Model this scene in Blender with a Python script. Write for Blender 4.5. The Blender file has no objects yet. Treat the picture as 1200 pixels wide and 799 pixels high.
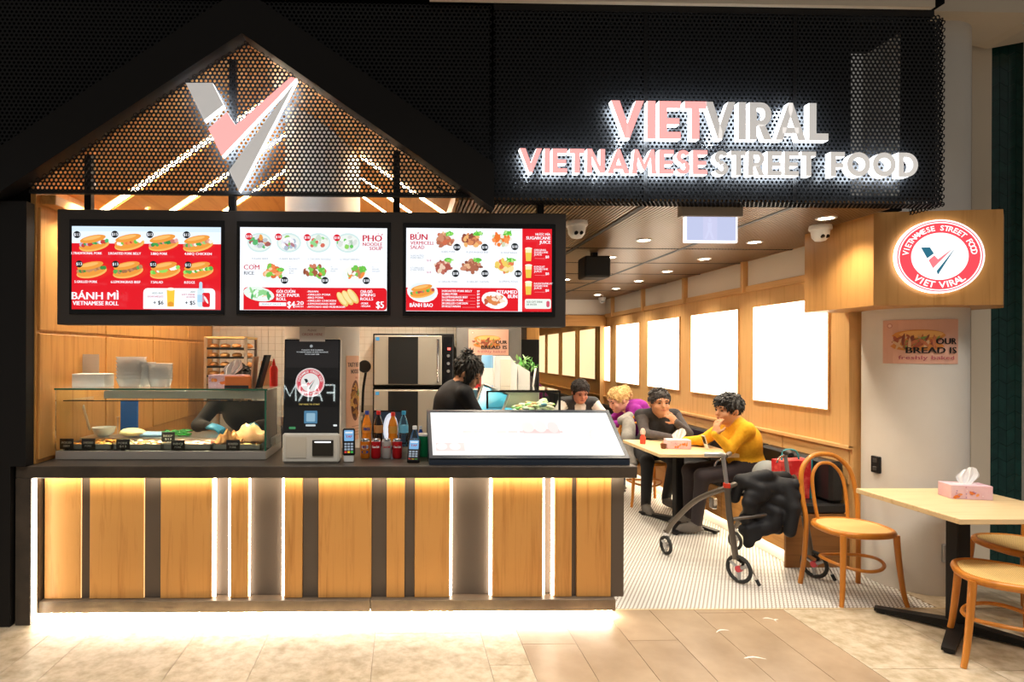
import bpy, bmesh, math, random, unicodedata
import numpy as np
from mathutils import Vector, Matrix

# ------------------------------------------------------------------ camera, world, exposure
FPX, CX, CY, ZC = 697.0, 486.0, 415.0, 1.585      # focal length and optical centre in 1200x799 pixels, eye height
YAW, ROLL = math.radians(1.16), math.radians(0.23)
scn = bpy.context.scene
COL = scn.collection
cam_d = bpy.data.cameras.new('camera'); cam = bpy.data.objects.new('camera', cam_d); COL.objects.link(cam)
cam_d.sensor_width = 36.0; cam_d.lens = 36.0 * FPX / 1200.0
cam_d.shift_x = (600 - CX) / 1200.0; cam_d.shift_y = (CY - 399.5) / 1200.0
cam_d.clip_start = 0.05; cam_d.clip_end = 100
_f = Vector((math.sin(YAW), math.cos(YAW), 0)); _r = Vector((math.cos(YAW), -math.sin(YAW), 0)); _u = Vector((0, 0, 1))
_cx = _r * math.cos(ROLL) + _u * math.sin(ROLL); _cy = -_r * math.sin(ROLL) + _u * math.cos(ROLL)
_m = Matrix.Identity(4)
for i in range(3):
    _m[i][0], _m[i][1], _m[i][2], _m[i][3] = _cx[i], _cy[i], -_f[i], (0, 0, ZC)[i]
cam.matrix_world = _m
scn.camera = cam

world = bpy.data.worlds.new('world'); scn.world = world; world.use_nodes = True
world.node_tree.nodes['Background'].inputs[0].default_value = (1.0, 0.93, 0.84, 1)
world.node_tree.nodes['Background'].inputs[1].default_value = 0.13
vs = scn.view_settings
vs.view_transform = 'Standard'; vs.look = 'None'; vs.gamma = 1.0; vs.use_curve_mapping = False; vs.exposure = 0.2

def area_light(name, loc, size, power, col=(1, .94, .86), rot=(0, 0, 0), spread=180):
    d = bpy.data.lights.new(name, 'AREA'); d.shape = 'RECTANGLE'; d.size, d.size_y = size
    d.energy = power; d.color = col; d.spread = math.radians(spread)
    o = bpy.data.objects.new(name, d); COL.objects.link(o); o.location = loc; o.rotation_euler = rot
    return o
# the shopping centre's own ceiling lights above the walkway, behind and beside the camera
area_light('concourse_ceiling_light', (3.2, 1.4, 4.6), (3.0, 1.4), 88, spread=100)
area_light('concourse_ceiling_light', (-1.2, 0.9, 4.6), (4.0, 1.4), 90, spread=100)

def ray(px, py):
    a = (px - CX) / FPX; b = (CY - py) / FPX
    u = a * math.cos(ROLL) - b * math.sin(ROLL); v = a * math.sin(ROLL) + b * math.cos(ROLL)
    return Vector((u * math.cos(YAW) + math.sin(YAW), -u * math.sin(YAW) + math.cos(YAW), v))
def W(px, py, Y):                                   # a point of the photo at distance Y
    d = ray(px, py); return Vector((d.x * Y / d.y, Y, ZC + d.z * Y / d.y))
def WX(px, py, X):                                  # a point of the photo on a wall at X
    d = ray(px, py); t = X / d.x; return Vector((X, d.y * t, ZC + d.z * t))
def F(px, py, z=0.0):                               # a point of the photo at height z
    d = ray(px, py); t = (z - ZC) / d.z; return Vector((d.x * t, d.y * t, z))
def XX(px, Y, py=415): return W(px, py, Y).x
def ZZ(py, Y, px=486): return W(px, py, Y).z

# ------------------------------------------------------------------ materials
def lin(h):
    h = h.lstrip('#'); out = []
    for i in (0, 2, 4):
        c = int(h[i:i + 2], 16) / 255
        out.append(c / 12.92 if c <= .04045 else ((c + .055) / 1.055) ** 2.4)
    return tuple(out)
MATS = {}
def mat(name, col, rough=.5, metal=0., emit=None, es=0., alpha=1., trans=0., spec=.5, ior=1.45, coat=0.):
    if name in MATS: return MATS[name]
    if isinstance(col, str): col = lin(col)
    m = bpy.data.materials.new(name); m.use_nodes = True
    b = m.node_tree.nodes['Principled BSDF']
    b.inputs['Base Color'].default_value = (*col, 1); b.inputs['Roughness'].default_value = rough
    b.inputs['Metallic'].default_value = metal; b.inputs['IOR'].default_value = ior
    b.inputs['Specular IOR Level'].default_value = spec; b.inputs['Coat Weight'].default_value = coat
    b.inputs['Transmission Weight'].default_value = trans; b.inputs['Alpha'].default_value = alpha
    if emit is not None:
        if isinstance(emit, str): emit = lin(emit)
        b.inputs['Emission Color'].default_value = (*emit, 1); b.inputs['Emission Strength'].default_value = es
    MATS[name] = m
    return m
def nodes(m): return m.node_tree.nodes, m.node_tree.links, m.node_tree.nodes['Principled BSDF']
def coords(m, scale, rnd=True, rot=(0, 0, 0)):
    n, l, b = nodes(m)
    tc = n.new('ShaderNodeTexCoord'); mp = n.new('ShaderNodeMapping')
    mp.inputs['Scale'].default_value = scale; mp.inputs['Rotation'].default_value = rot
    if rnd:
        oi = n.new('ShaderNodeObjectInfo'); ml = n.new('ShaderNodeMath'); ml.operation = 'MULTIPLY'; ml.inputs[1].default_value = 37.0
        ad = n.new('ShaderNodeVectorMath'); ad.operation = 'ADD'
        l.new(oi.outputs['Random'], ml.inputs[0]); l.new(tc.outputs['Object'], ad.inputs[0]); l.new(ml.outputs[0], ad.inputs[1])
        l.new(ad.outputs[0], mp.inputs[0])
    else: l.new(tc.outputs['Object'], mp.inputs[0])
    return mp.outputs[0]
def ramp(m, fac, stops):
    n, l, b = nodes(m); r = n.new('ShaderNodeValToRGB'); e = r.color_ramp.elements
    while len(e) < len(stops): e.new(.5)
    for el, (p, c) in zip(e, stops):
        el.position = p; el.color = (*(lin(c) if isinstance(c, str) else c), 1)
    l.new(fac, r.inputs[0]); return r.outputs[0]
def noise(m, vec, scale, detail=4, rough=.55, dist=0.):
    n, l, b = nodes(m); t = n.new('ShaderNodeTexNoise'); t.inputs['Scale'].default_value = scale
    t.inputs['Detail'].default_value = detail; t.inputs['Roughness'].default_value = rough; t.inputs['Distortion'].default_value = dist
    if vec is not None: l.new(vec, t.inputs['Vector'])
    return t.outputs['Fac']
def bump(m, h, strength=.2, dist=.01):
    n, l, b = nodes(m); bp = n.new('ShaderNodeBump'); bp.inputs['Strength'].default_value = strength; bp.inputs['Distance'].default_value = dist
    l.new(h, bp.inputs['Height']); l.new(bp.outputs[0], b.inputs['Normal'])
def wood(name, light, dark, axis=2, rough=.42, fine=1.0):
    if name in MATS: return MATS[name]
    m = mat(name, light, rough)
    s = [22 * fine] * 3; s[axis] = 1.1 * fine
    v = coords(m, tuple(s)); f = noise(m, v, 1.3, 6, .62, .6)
    c = ramp(m, f, [(.28, dark), (.5, light), (.75, light)])
    nodes(m)[1].new(c, nodes(m)[2].inputs['Base Color']); bump(m, f, .06, .004)
    return m
def mottled(name, a, b_, scale=6., rough=.5, stops=(.35, .65), bmp=0., spec=.5, detail=6):
    if name in MATS: return MATS[name]
    m = mat(name, a, rough, spec=spec); v = coords(m, (1, 1, 1)); f = noise(m, v, scale, detail, .6)
    c = ramp(m, f, [(stops[0], a), (stops[1], b_)]); nodes(m)[1].new(c, nodes(m)[2].inputs['Base Color'])
    if bmp: bump(m, f, bmp, .01)
    return m
def vcol(name, es=0., rough=.5):                     # colours of flat print, one per printed shape
    if name in MATS: return MATS[name]
    m = mat(name, (.5, .5, .5), rough); n, l, b = nodes(m)
    a = n.new('ShaderNodeAttribute'); a.attribute_name = 'Col'; l.new(a.outputs['Color'], b.inputs['Base Color'])
    if es:
        l.new(a.outputs['Color'], b.inputs['Emission Color']); b.inputs['Emission Strength'].default_value = es
        bl = n.new('ShaderNodeVectorMath'); b.inputs['Base Color'].default_value = (.02, .02, .02, 1)
        l.remove(b.inputs['Base Color'].links[0]); n.remove(bl)
    return m

M_WOOD = wood('oak_vertical', '#d39a55', '#b97d3c', 2)
M_WOODY = wood('oak_along_depth', '#d39a55', '#b97d3c', 1)
M_WOODX = wood('oak_along_width', '#d39a55', '#b97d3c', 0)
M_OAKW = wood('oak_wall', '#e2b478', '#d19f60', 2)
M_OAKWY = wood('oak_wall_along_depth', '#e2b478', '#d19f60', 1)
M_OAKD = wood('oak_sign_box', '#b8864c', '#a5743c', 2)
M_TABLE = wood('pale_table_top', '#e2c596', '#cfae7a', 0, .35)
M_BENT = wood('beech_bentwood', '#c97f2e', '#b36c22', 2, .3, .6)
M_CANE = mat('woven_cane', '#e0b76c', .6)
M_BLACK = mat('black_satin', (.010, .009, .009), .5, spec=.3)
M_BLACKG = mat('black_gloss', (.008, .008, .009), .12)
M_MESH = mat('black_perforated_steel', (.012, .0125, .014), .42, spec=.35)
M_VOID = mat('black_backing', (.006, .006, .006), .9, spec=.1)
M_FRAME = mat('dark_bronze_panel', (.050, .042, .038), .5)
M_STONE = mottled('dark_stone', '#3a332d', '#54493f', 5., .32, (.35, .75))
M_RECESS = mat('grey_brown_laminate', '#5b5046', .5)
M_WHITE = mat('white_plastic', (.80, .79, .76), .35)
M_WALLW = mat('white_paint', (.74, .71, .66), .6)
M_GREY = mat('grey_metal', (.42, .42, .43), .35, .8)
M_STEEL = mat('brushed_steel', (.60, .58, .55), .28, 1.0)
M_OVEN = mat('oven_steel', (.44, .41, .35), .36, .4)
M_CHROME = mat('chrome', (.8, .8, .82), .12, 1.0)
M_RUBBER = mat('black_rubber', (.02, .02, .02), .7)
M_GLASS = mat('clear_glass', (.97, 1, .985), .02, trans=1.0, ior=1.3)
M_PLASTIC = mat('clear_plastic', (.95, .96, .98), .12, trans=.75, ior=1.25)
M_GLEDGE = mat('green_glass_edge', '#2f6a55', .2)
M_LED = mat('warm_led', (1, .9, .7), .5, emit=(1.0, .80, .52), es=9.0)
M_LEDW = mat('white_led', (1, 1, 1), .5, emit=(1.0, .90, .76), es=6.0)
M_CREAM = mat('cream_paint', '#d9cbb6', .6)
# ------------------------------------------------------------------ mesh building
class MB:
    def __init__(s): s.v = []; s.f = []; s.m = []; s.mi = 0
    def add(s, vs, fs, mi=None):
        o = len(s.v); s.v += [tuple(v) for v in vs]; s.f += [tuple(i + o for i in f) for f in fs]
        s.m += [s.mi if mi is None else mi] * len(fs); return s
    def box(s, x0, x1, y0, y1, z0, z1, c=0., mi=None):
        x0, x1 = min(x0, x1), max(x0, x1); y0, y1 = min(y0, y1), max(y0, y1); z0, z1 = min(z0, z1), max(z0, z1)
        if c <= 0:
            return s.add([(x, y, z) for z in (z0, z1) for y in (y0, y1) for x in (x0, x1)],
                         [(0, 2, 3, 1), (4, 5, 7, 6), (0, 1, 5, 4), (2, 6, 7, 3), (0, 4, 6, 2), (1, 3, 7, 5)], mi)
        c = min(c, (x1 - x0) * .49, (y1 - y0) * .49, (z1 - z0) * .49)
        lo = (x0, y0, z0); hi = (x1, y1, z1); vs = []; ix = {}
        for sx in (0, 1):
            for sy in (0, 1):
                for sz in (0, 1):
                    for ax in range(3):
                        p = [(lo, hi)[(sx, sy, sz)[k]][k] for k in range(3)]
                        for k in range(3):
                            if k != ax: p[k] += c if (sx, sy, sz)[k] == 0 else -c
                        ix[(sx, sy, sz, ax)] = len(vs); vs.append(tuple(p))
        fs = []
        for ax in range(3):
            b, d = [k for k in range(3) if k != ax]
            for sg in (0, 1):
                q = []
                for (i, j) in ((0, 0), (1, 0), (1, 1), (0, 1)):
                    k = [0, 0, 0]; k[ax] = sg; k[b] = i; k[d] = j; q.append(ix[(*k, ax)])
                fs.append(q)
            for i in (0, 1):
                for j in (0, 1):
                    def key(sg, a):
                        k = [0, 0, 0]; k[ax] = sg; k[b] = i; k[d] = j; return ix[(*k, a)]
                    fs.append([key(0, b), key(1, b), key(1, d), key(0, d)])
        for sx in (0, 1):
            for sy in (0, 1):
                for sz in (0, 1): fs.append([ix[(sx, sy, sz, a)] for a in range(3)])
        ctr = Vector([(lo[k] + hi[k]) / 2 for k in range(3)]); out = []
        for q in fs:
            p = [Vector(vs[i]) for i in q]; n = (p[1] - p[0]).cross(p[2] - p[0]); mid = sum(p, Vector()) / len(p)
            out.append(q if n.dot(mid - ctr) >= 0 else q[::-1])
        return s.add(vs, out, mi)
    def prism(s, poly, fn, d0, d1, mi=None):                  # polygon (a,b) swept from d0 to d1; fn(a,b,d) -> point
        n = len(poly)
        vs = [fn(a, b, d0) for a, b in poly] + [fn(a, b, d1) for a, b in poly]
        return s.add(vs, [tuple(range(n))[::-1], tuple(range(n, 2 * n))] + [(i, (i + 1) % n, n + (i + 1) % n, n + i) for i in range(n)], mi)
    def tube(s, pts, r, n=8, mi=None, cap=True, closed=False, flat=1.0):
        pts = [Vector(p) for p in pts]; N = len(pts); rs = r if isinstance(r, (list, tuple)) else [r] * N
        vs = []; fs = []; up = None
        for i, p in enumerate(pts):
            a = pts[i - 1] if (i > 0 or closed) else p; b = pts[(i + 1) % N] if (i < N - 1 or closed) else p
            t = (b - a).normalized()
            if up is None:
                up = Vector((0, 0, 1)) if abs(t.z) < .9 else Vector((1, 0, 0))
            u = (up - t * up.dot(t)).normalized(); w = t.cross(u); up = u
            for k in range(n):
                an = 2 * math.pi * k / n; vs.append(p + (u * math.cos(an) + w * math.sin(an) * flat) * rs[i])
        for i in range(N if closed else N - 1):
            for k in range(n):
                j = (i + 1) % N; fs.append((i * n + k, i * n + (k + 1) % n, j * n + (k + 1) % n, j * n + k))
        if cap and not closed: fs += [tuple(range(n))[::-1], tuple((N - 1) * n + k for k in range(n))]
        return s.add(vs, fs, mi)
    def lathe(s, prof, c=(0, 0, 0), n=20, axis='z', mi=None, cap=True):  # prof: (radius, height) from bottom to top
        vs = []; fs = []
        for r, h in prof:
            for k in range(n):
                a = 2 * math.pi * k / n; x, y = r * math.cos(a), r * math.sin(a)
                p = {'z': (x, y, h), 'y': (x, h, -y), 'x': (h, x, y)}[axis]
                vs.append((p[0] + c[0], p[1] + c[1], p[2] + c[2]))
        m = len(prof)
        for i in range(m - 1):
            for k in range(n): fs.append((i * n + k, i * n + (k + 1) % n, (i + 1) * n + (k + 1) % n, (i + 1) * n + k))
        if cap and prof[0][0] > 1e-6: fs.append(tuple(range(n))[::-1])
        if cap and prof[-1][0] > 1e-6: fs.append(tuple((m - 1) * n + k for k in range(n)))
        return s.add(vs, fs, mi)
    def ell(s, c, r, n=14, m=9, mi=None):
        vs = [(c[0], c[1], c[2] - r[2])]; fs = []
        for i in range(1, m):
            p = math.pi * i / m
            for k in range(n):
                a = 2 * math.pi * k / n; vs.append((c[0] + r[0] * math.sin(p) * math.cos(a), c[1] + r[1] * math.sin(p) * math.sin(a), c[2] - r[2] * math.cos(p)))
        vs.append((c[0], c[1], c[2] + r[2])); L = len(vs) - 1
        for k in range(n):
            fs.append((0, 1 + (k + 1) % n, 1 + k)); fs.append((L, 1 + (m - 2) * n + k, 1 + (m - 2) * n + (k + 1) % n))
            for i in range(m - 2):
                fs.append((1 + i * n + k, 1 + i * n + (k + 1) % n, 1 + (i + 1) * n + (k + 1) % n, 1 + (i + 1) * n + k))
        return s.add(vs, fs, mi)
    def xf(s, M):
        s.v = [tuple(M @ Vector(p)) for p in s.v]; return s

ORG = {}
def new_mesh(name, v, f, mats, mi=None, smooth=None):
    me = bpy.data.meshes.new(name); me.from_pydata(v, [], f)
    for m in (mats if isinstance(mats, (list, tuple)) else [mats]): me.materials.append(m)
    if mi is not None and isinstance(mats, (list, tuple)) and len(mats) > 1: me.polygons.foreach_set('material_index', mi)
    if smooth:
        me.polygons.foreach_set('use_smooth', [True] * len(me.polygons)); me.set_sharp_from_angle(angle=math.radians(smooth))
    me.update(); return me
def obj(name, mb, mats, parent=None, smooth=None, kind=None, label=None):
    v = mb.v; xs = [p[0] for p in v]; ys = [p[1] for p in v]; zs = [p[2] for p in v]
    c = ((min(xs) + max(xs)) / 2, (min(ys) + max(ys)) / 2, min(zs) if parent is None else (min(zs) + max(zs)) / 2)
    me = new_mesh(name, [(p[0] - c[0], p[1] - c[1], p[2] - c[2]) for p in v], mb.f, mats, mb.m, smooth)
    o = bpy.data.objects.new(name, me); COL.objects.link(o)
    o.location = c if parent is None else Vector(c) - ORG[parent.name]
    ORG[o.name] = Vector(c)
    if parent is not None: o.parent = parent
    if kind: o['kind'] = kind
    if label: o['label'] = label
    return o
def tag(o, label, cat, group=None, kind=None):
    o['label'] = label; o['category'] = cat
    if group: o['group'] = group
    if kind: o['kind'] = kind
    return o
def thing(name, label, cat, loc=(0, 0, 0), rotz=0., group=None, local=False):
    o = bpy.data.objects.new(name, None); COL.objects.link(o); o.empty_display_size = .1
    o.location = loc; o.rotation_euler = (0, 0, rotz); ORG[o.name] = Vector((0, 0, 0)) if local else Vector(loc)
    return tag(o, label, cat, group)
def struct(name, mb, m, parent=None, smooth=None):
    return obj(name, mb, m, parent, smooth, kind='structure')
def dup(root, loc, rotz, label=None):
    r = root.copy(); COL.objects.link(r); r.location = loc; r.rotation_euler = (0, 0, rotz); ORG[r.name] = ORG[root.name]
    if label: r['label'] = label
    for ch in root.children:
        c = ch.copy(); COL.objects.link(c); c.parent = r
        for g in ch.children:
            d = g.copy(); COL.objects.link(d); d.parent = c
    return r
def share(src, name, loc, parent, label=None):               # an alike piece with the same mesh
    o = bpy.data.objects.new(name, src.data); COL.objects.link(o); o.parent = parent
    o.location = Vector(loc) - (ORG[parent.name] if parent else Vector((0, 0, 0)))
    ORG[o.name] = Vector(loc)
    if label: o['label'] = label
    return o
def spline(pts, n=8, closed=False):
    P = [Vector(p) for p in pts]; N = len(P); out = []
    for i in range(N if closed else N - 1):
        g = (lambda k: P[k % N]) if closed else (lambda k: P[max(0, min(N - 1, k))])
        a, b, c, d = g(i - 1), g(i), g(i + 1), g(i + 2)
        for k in range(n):
            t = k / n; out.append(.5 * ((2 * b) + (c - a) * t + (2 * a - 5 * b + 4 * c - d) * t * t + (3 * b - a - 3 * c + d) * t ** 3))
    if not closed: out.append(P[-1])
    return out

# ------------------------------------------------------------------ lettering and flat print
_tc = {}
def glyphs(body, bold=0., res=3):
    k = (body, bold, res)
    if k in _tc: return _tc[k]
    c = bpy.data.curves.new('t', 'FONT'); c.body = body; c.resolution_u = res; c.offset = bold
    o = bpy.data.objects.new('t', c); COL.objects.link(o); bpy.context.view_layer.update()
    ev = o.evaluated_get(bpy.context.evaluated_depsgraph_get()); me = ev.to_mesh()
    v = [(p.co.x, p.co.y) for p in me.vertices]; f = [tuple(p.vertices) for p in me.polygons]
    ev.to_mesh_clear(); bpy.data.objects.remove(o); bpy.data.curves.remove(c)
    xs = [p[0] for p in v]; ys = [p[1] for p in v]
    _tc[k] = (v, f, min(xs), max(xs), min(ys), max(ys)); return _tc[k]
class Print:                                                  # flat print on a plane: origin, right, up, normal; units metres
    def __init__(s, o, u, v, w, h, k=None):
        s.o, s.u, s.v = Vector(o), Vector(u).normalized(), Vector(v).normalized(); s.n = s.u.cross(s.v); s.w, s.h = w, h
        s.k = k; s.V = []; s.Fc = []; s.C = []; s.lay = 1; s.step = .0004
    def P(s, x, y):                                           # x,y in 0..1 of the sheet, y from the top
        return (x * s.w, (1 - y) * s.h)
    def poly(s, pts, col, raw=False):
        if isinstance(col, str): col = lin(col)
        b = len(s.V)
        for p in pts: s.V.append((*(p if raw else s.P(*p)), s.lay)); s.C.append((*col, 1))
        s.Fc.append(tuple(range(b, b + len(pts))))
    def up(s, n=1): s.lay += n; return s
    def rect(s, x0, y0, x1, y1, col): s.poly([(x0, y1), (x1, y1), (x1, y0), (x0, y0)], col)
    def rrect(s, x0, y0, x1, y1, r, col, corners=(1, 1, 1, 1)):   # r as a share of the height; corners tl,tr,br,bl
        ry = r; rx = r * s.h / s.w; pts = []
        for (cx, cy, a0, on) in ((x1 - rx, y0 + ry, 0, corners[1]), (x0 + rx, y0 + ry, 90, corners[0]), (x0 + rx, y1 - ry, 180, corners[3]), (x1 - rx, y1 - ry, 270, corners[2])):
            if on: pts += [(cx + rx * math.cos(math.radians(a0 + t)), cy - ry * math.sin(math.radians(a0 + t))) for t in (0, 30, 60, 90)]
            else:
                q = (x1 if cx > (x0 + x1) / 2 else x0, y0 if cy < (y0 + y1) / 2 else y1); pts.append(q)
        s.poly(pts, col)
    def ell(s, cx, cy, rx, ry, col, rot=0., n=18):            # ry in shares of height, rx in shares of width
        c, q = math.cos(rot), math.sin(rot); X, Y = s.P(cx, cy); pts = []
        for k in range(n):
            a = 2 * math.pi * k / n; x, y = rx * s.w * math.cos(a), ry * s.h * math.sin(a); pts.append((X + x * c - y * q, Y + x * q + y * c))
        s.poly(pts, col, True)
    def ells(s, cx, cy, rx, ry, col, n=14):                   # ellipse in upright slices, for sheets that curve
        X, Y = s.P(cx, cy); X0 = rx * s.w; Y0 = ry * s.h
        for k in range(n):
            a, b = -1 + 2 * k / n, -1 + 2 * (k + 1) / n; ya, yb = Y0 * math.sqrt(max(0, 1 - a * a)), Y0 * math.sqrt(max(0, 1 - b * b))
            q = [(X + a * X0, Y - ya), (X + b * X0, Y - yb), (X + b * X0, Y + yb), (X + a * X0, Y + ya)]
            q = [p for i, p in enumerate(q) if p != q[i - 1]]
            s.poly(q, col, True)
    def circ(s, cx, cy, r, col, n=20): s.ell(cx, cy, r * s.h / s.w, r, col, 0, n)
    def ring(s, cx, cy, r0, r1, col, n=40):
        X, Y = s.P(cx, cy)
        for k in range(n):
            a, b = 2 * math.pi * k / n, 2 * math.pi * (k + 1) / n
            s.poly([(X + r * s.h * math.cos(t), Y + r * s.h * math.sin(t)) for r, t in ((r0, a), (r1, a), (r1, b), (r0, b))], col, True)
    def text(s, body, x, y, hgt, col, width=None, align='l', bold=.01, res=2):   # y = baseline, hgt = cap height (shares of sheet height)
        marks = []                                            # Vietnamese letters: plain capital plus its horn, hat and tone strokes
        if any(ord(c) > 255 for c in body):
            nb = ''
            for c in body:
                if ord(c) > 255:
                    d = unicodedata.normalize('NFD', c); marks.append((len(nb), d[1:])); c = d[0]
                nb += c
            body = nb
        v, f, x0, x1, y0, y1 = glyphs(body, 0., res)
        sc = hgt * s.h / .69; sx = sc
        if width: sx = width * s.w / (x1 - x0)
        X, Y = s.P(x, y); tw = (x1 - x0) * sx; X -= {'l': 0, 'c': tw / 2, 'r': tw}[align]
        if isinstance(col, str): col = lin(col)
        for i, ms in marks:
            xa = glyphs(body[:i], 0., res)[3] if i else x0; xb = glyphs(body[:i + 1], 0., res)[3]; xm = (xa + xb) / 2 + .02; top = .76
            def mk(pts): s.poly([(X + (a - x0) * sx, Y + b * sc) for a, b in pts], col, True)
            for m_ in ms:
                if m_ == '\u031b': mk([(xb - .10, .60), (xb + .02, .70), (xb + .10, .84), (xb + .02, .86), (xb - .04, .76)])
                elif m_ == '\u0302': mk([(xm - .14, top), (xm - .06, top), (xm, top + .08), (xm, top + .14)]); mk([(xm + .14, top), (xm, top + .14), (xm, top + .08), (xm + .06, top)]); top += .14
                elif m_ == '\u0309': mk([(xm - .07, top + .10), (xm + .06, top + .13), (xm + .06, top + .06), (xm, top), (xm - .02, top + .02), (xm + .01, top + .08)])
                elif m_ == '\u0300': mk([(xm - .10, top + .13), (xm + .04, top), (xm - .03, top), (xm - .16, top + .11)])
                else: mk([(xm - .04, top), (xm + .03, top), (xm + .14, top + .12), (xm + .06, top + .14)])
        k = bold * sc * 1.6                                   # heavy lettering: the glyph laid down three times, shifted
        for dx, dz in (((-k, 0), (0, .02), (k, .04)) if bold >= .01 else ((0, 0),)):
            b = len(s.V)
            for p in v: s.V.append((X + dx + (p[0] - x0) * sx, Y + p[1] * sc, s.lay + dz)); s.C.append((*col, 1))
            s.Fc += [tuple(i + b for i in q) for q in f]
    def arc_text(s, body, cx, cy, r, hgt, col, a0, a1, inward=False, bold=.03):      # letters along a circle from angle a0 to a1 (degrees)
        X, Y = s.P(cx, cy); n = len(body)
        if isinstance(col, str): col = lin(col)
        for i, ch in enumerate(body):
            if ch == ' ': continue
            a = math.radians(a0 + (a1 - a0) * (i + .5) / n)
            v, f, x0, x1, y0, y1 = glyphs(ch, bold, 2); sc = hgt * s.h / .69; b = len(s.V)
            t = a - math.pi / 2 if not inward else a + math.pi / 2
            rr = r * s.h
            for p in v:
                lx, ly = (p[0] - (x0 + x1) / 2) * sc, (p[1] - .345) * sc
                s.V.append((X + rr * math.cos(a) + lx * math.cos(t) - ly * math.sin(t), Y + rr * math.sin(a) + lx * math.sin(t) + ly * math.cos(t), s.lay)); s.C.append((*col, 1))
            s.Fc += [tuple(j + b for j in q) for q in f]
    def build(s, name, m, parent, bend=None, label=None):
        pts = []
        for x, y, l in s.V:
            p = s.o + s.u * x + s.v * y + s.n * (s.step * l)
            pts.append(bend(x, y, s.step * l) if bend else p)
        mb = MB(); mb.v = [tuple(p) for p in pts]; mb.f = s.Fc; mb.m = [0] * len(s.Fc)
        o = obj(name, mb, m, parent, label=label)
        at = o.data.color_attributes.new('Col', 'FLOAT_COLOR', 'POINT')
        at.data.foreach_set('color', [c for q in s.C for c in q])
        return o
def thin_glass(name, tint, ior=1.45, gl=(1, 1, 1)):
    m = bpy.data.materials.new(name); m.use_nodes = True; n, l = m.node_tree.nodes, m.node_tree.links; n.clear()
    o = n.new('ShaderNodeOutputMaterial'); mx = n.new('ShaderNodeMixShader'); t = n.new('ShaderNodeBsdfTransparent'); g = n.new('ShaderNodeBsdfGlossy'); fr = n.new('ShaderNodeFresnel')
    t.inputs[0].default_value = (*tint, 1); g.inputs[0].default_value = (*gl, 1); g.inputs['Roughness'].default_value = .01; fr.inputs['IOR'].default_value = ior
    l.new(fr.outputs[0], mx.inputs[0]); l.new(t.outputs[0], mx.inputs[1]); l.new(g.outputs[0], mx.inputs[2]); l.new(mx.outputs[0], o.inputs[0])
    return m
M_PANE = thin_glass('display_glass', (.93, .97, .95))
M_CUPS = thin_glass('clear_cup_plastic', (.86, .86, .88), 1.7)
M_BOTTLE = thin_glass('clear_bottle_plastic', (.85, .93, .96), 1.5)

YF = 3.5                      # plane of the counter's front edge and of the sign
XR = 3.36                     # right wall of the dining area
XL = -2.17                    # left wall of the kitchen
CEIL = 2.5
YB = 9.8                      # mirror wall at the far end of the dining area
YK = 6.8                      # back wall of the kitchen

# ---- concourse floor: stone tiles laid in strips, each tile a piece of its own
M_GRAN = mottled('beige_granite', '#c6b69e', '#93805f', 14., .38, (.36, .74), detail=14)
M_GRAN2 = mottled('brown_stone_plank', '#ab947a', '#947d64', 4., .30, (.3, .7))
M_GROUT = mat('floor_grout', '#8c7c68', .8)
floor = struct('floor', MB().box(-6, 7, -3, YF + .17, -.06, -.004).box(3.36, 7, YF + .17, 4.5, -.06, -.004), M_GROUT)
rng = random.Random(5)
strips = []; x = -3.0
for w in [.6, .42, .22, .6, .41, .6, .6, .21]:
    strips.append((x, x + w, .9, M_GRAN)); x += w
x0 = x
for w in (.30, .30, .28, .28, .30, .26):
    strips.append((x, x + w, 1.2, M_GRAN2)); x += w
for w in (.6, .6, .6): strips.append((x, x + w, .9, M_GRAN)); x += w
TX = {}
for i, (a, b, L, m) in enumerate(strips):
    y = 1.6 - rng.random() * .8
    while y < YF + .17:
        y1 = min(y + L, YF + .17)
        if y1 > 2.0:
            k = (round(b - a, 3), round(y1 - y, 3), m.name); c = ((a + b) / 2, (y + y1) / 2, -.002)
            if k in TX: share(TX[k], 'floor_tile', c, floor)
            else: TX[k] = obj('floor_tile', MB().box(a + .0015, b - .0015, y + .0015, y1 - .0015, -.004, 0), m, floor)
        y = y1
for px, py, a, L in ((847, 740, .25, .09), (902, 726, -.5, .07), (912, 728, .9, .05), (885, 772, -.12, .11)):
    c = F(px, py); pts = [(c.x + L * (t - .5) * math.cos(a) + .012 * math.sin(t * 3) * -math.sin(a), c.y + L * (t - .5) * math.sin(a) + .02 * math.sin(t * 3)) for t in (0, .25, .5, .75, 1)]
    q = [(x, y - .006 * math.sin(math.pi * (.1 + .8 * i / 4))) for i, (x, y) in enumerate(pts)] + [(x, y + .006 * math.sin(math.pi * (.1 + .8 * i / 4))) for i, (x, y) in reversed(list(enumerate(pts)))]
    obj('scuff_mark', MB().prism(q, lambda u, v, d: (u, v, d), .0003, .0012), mat('white_scuff', '#efe8dd', .6), floor)
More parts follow.
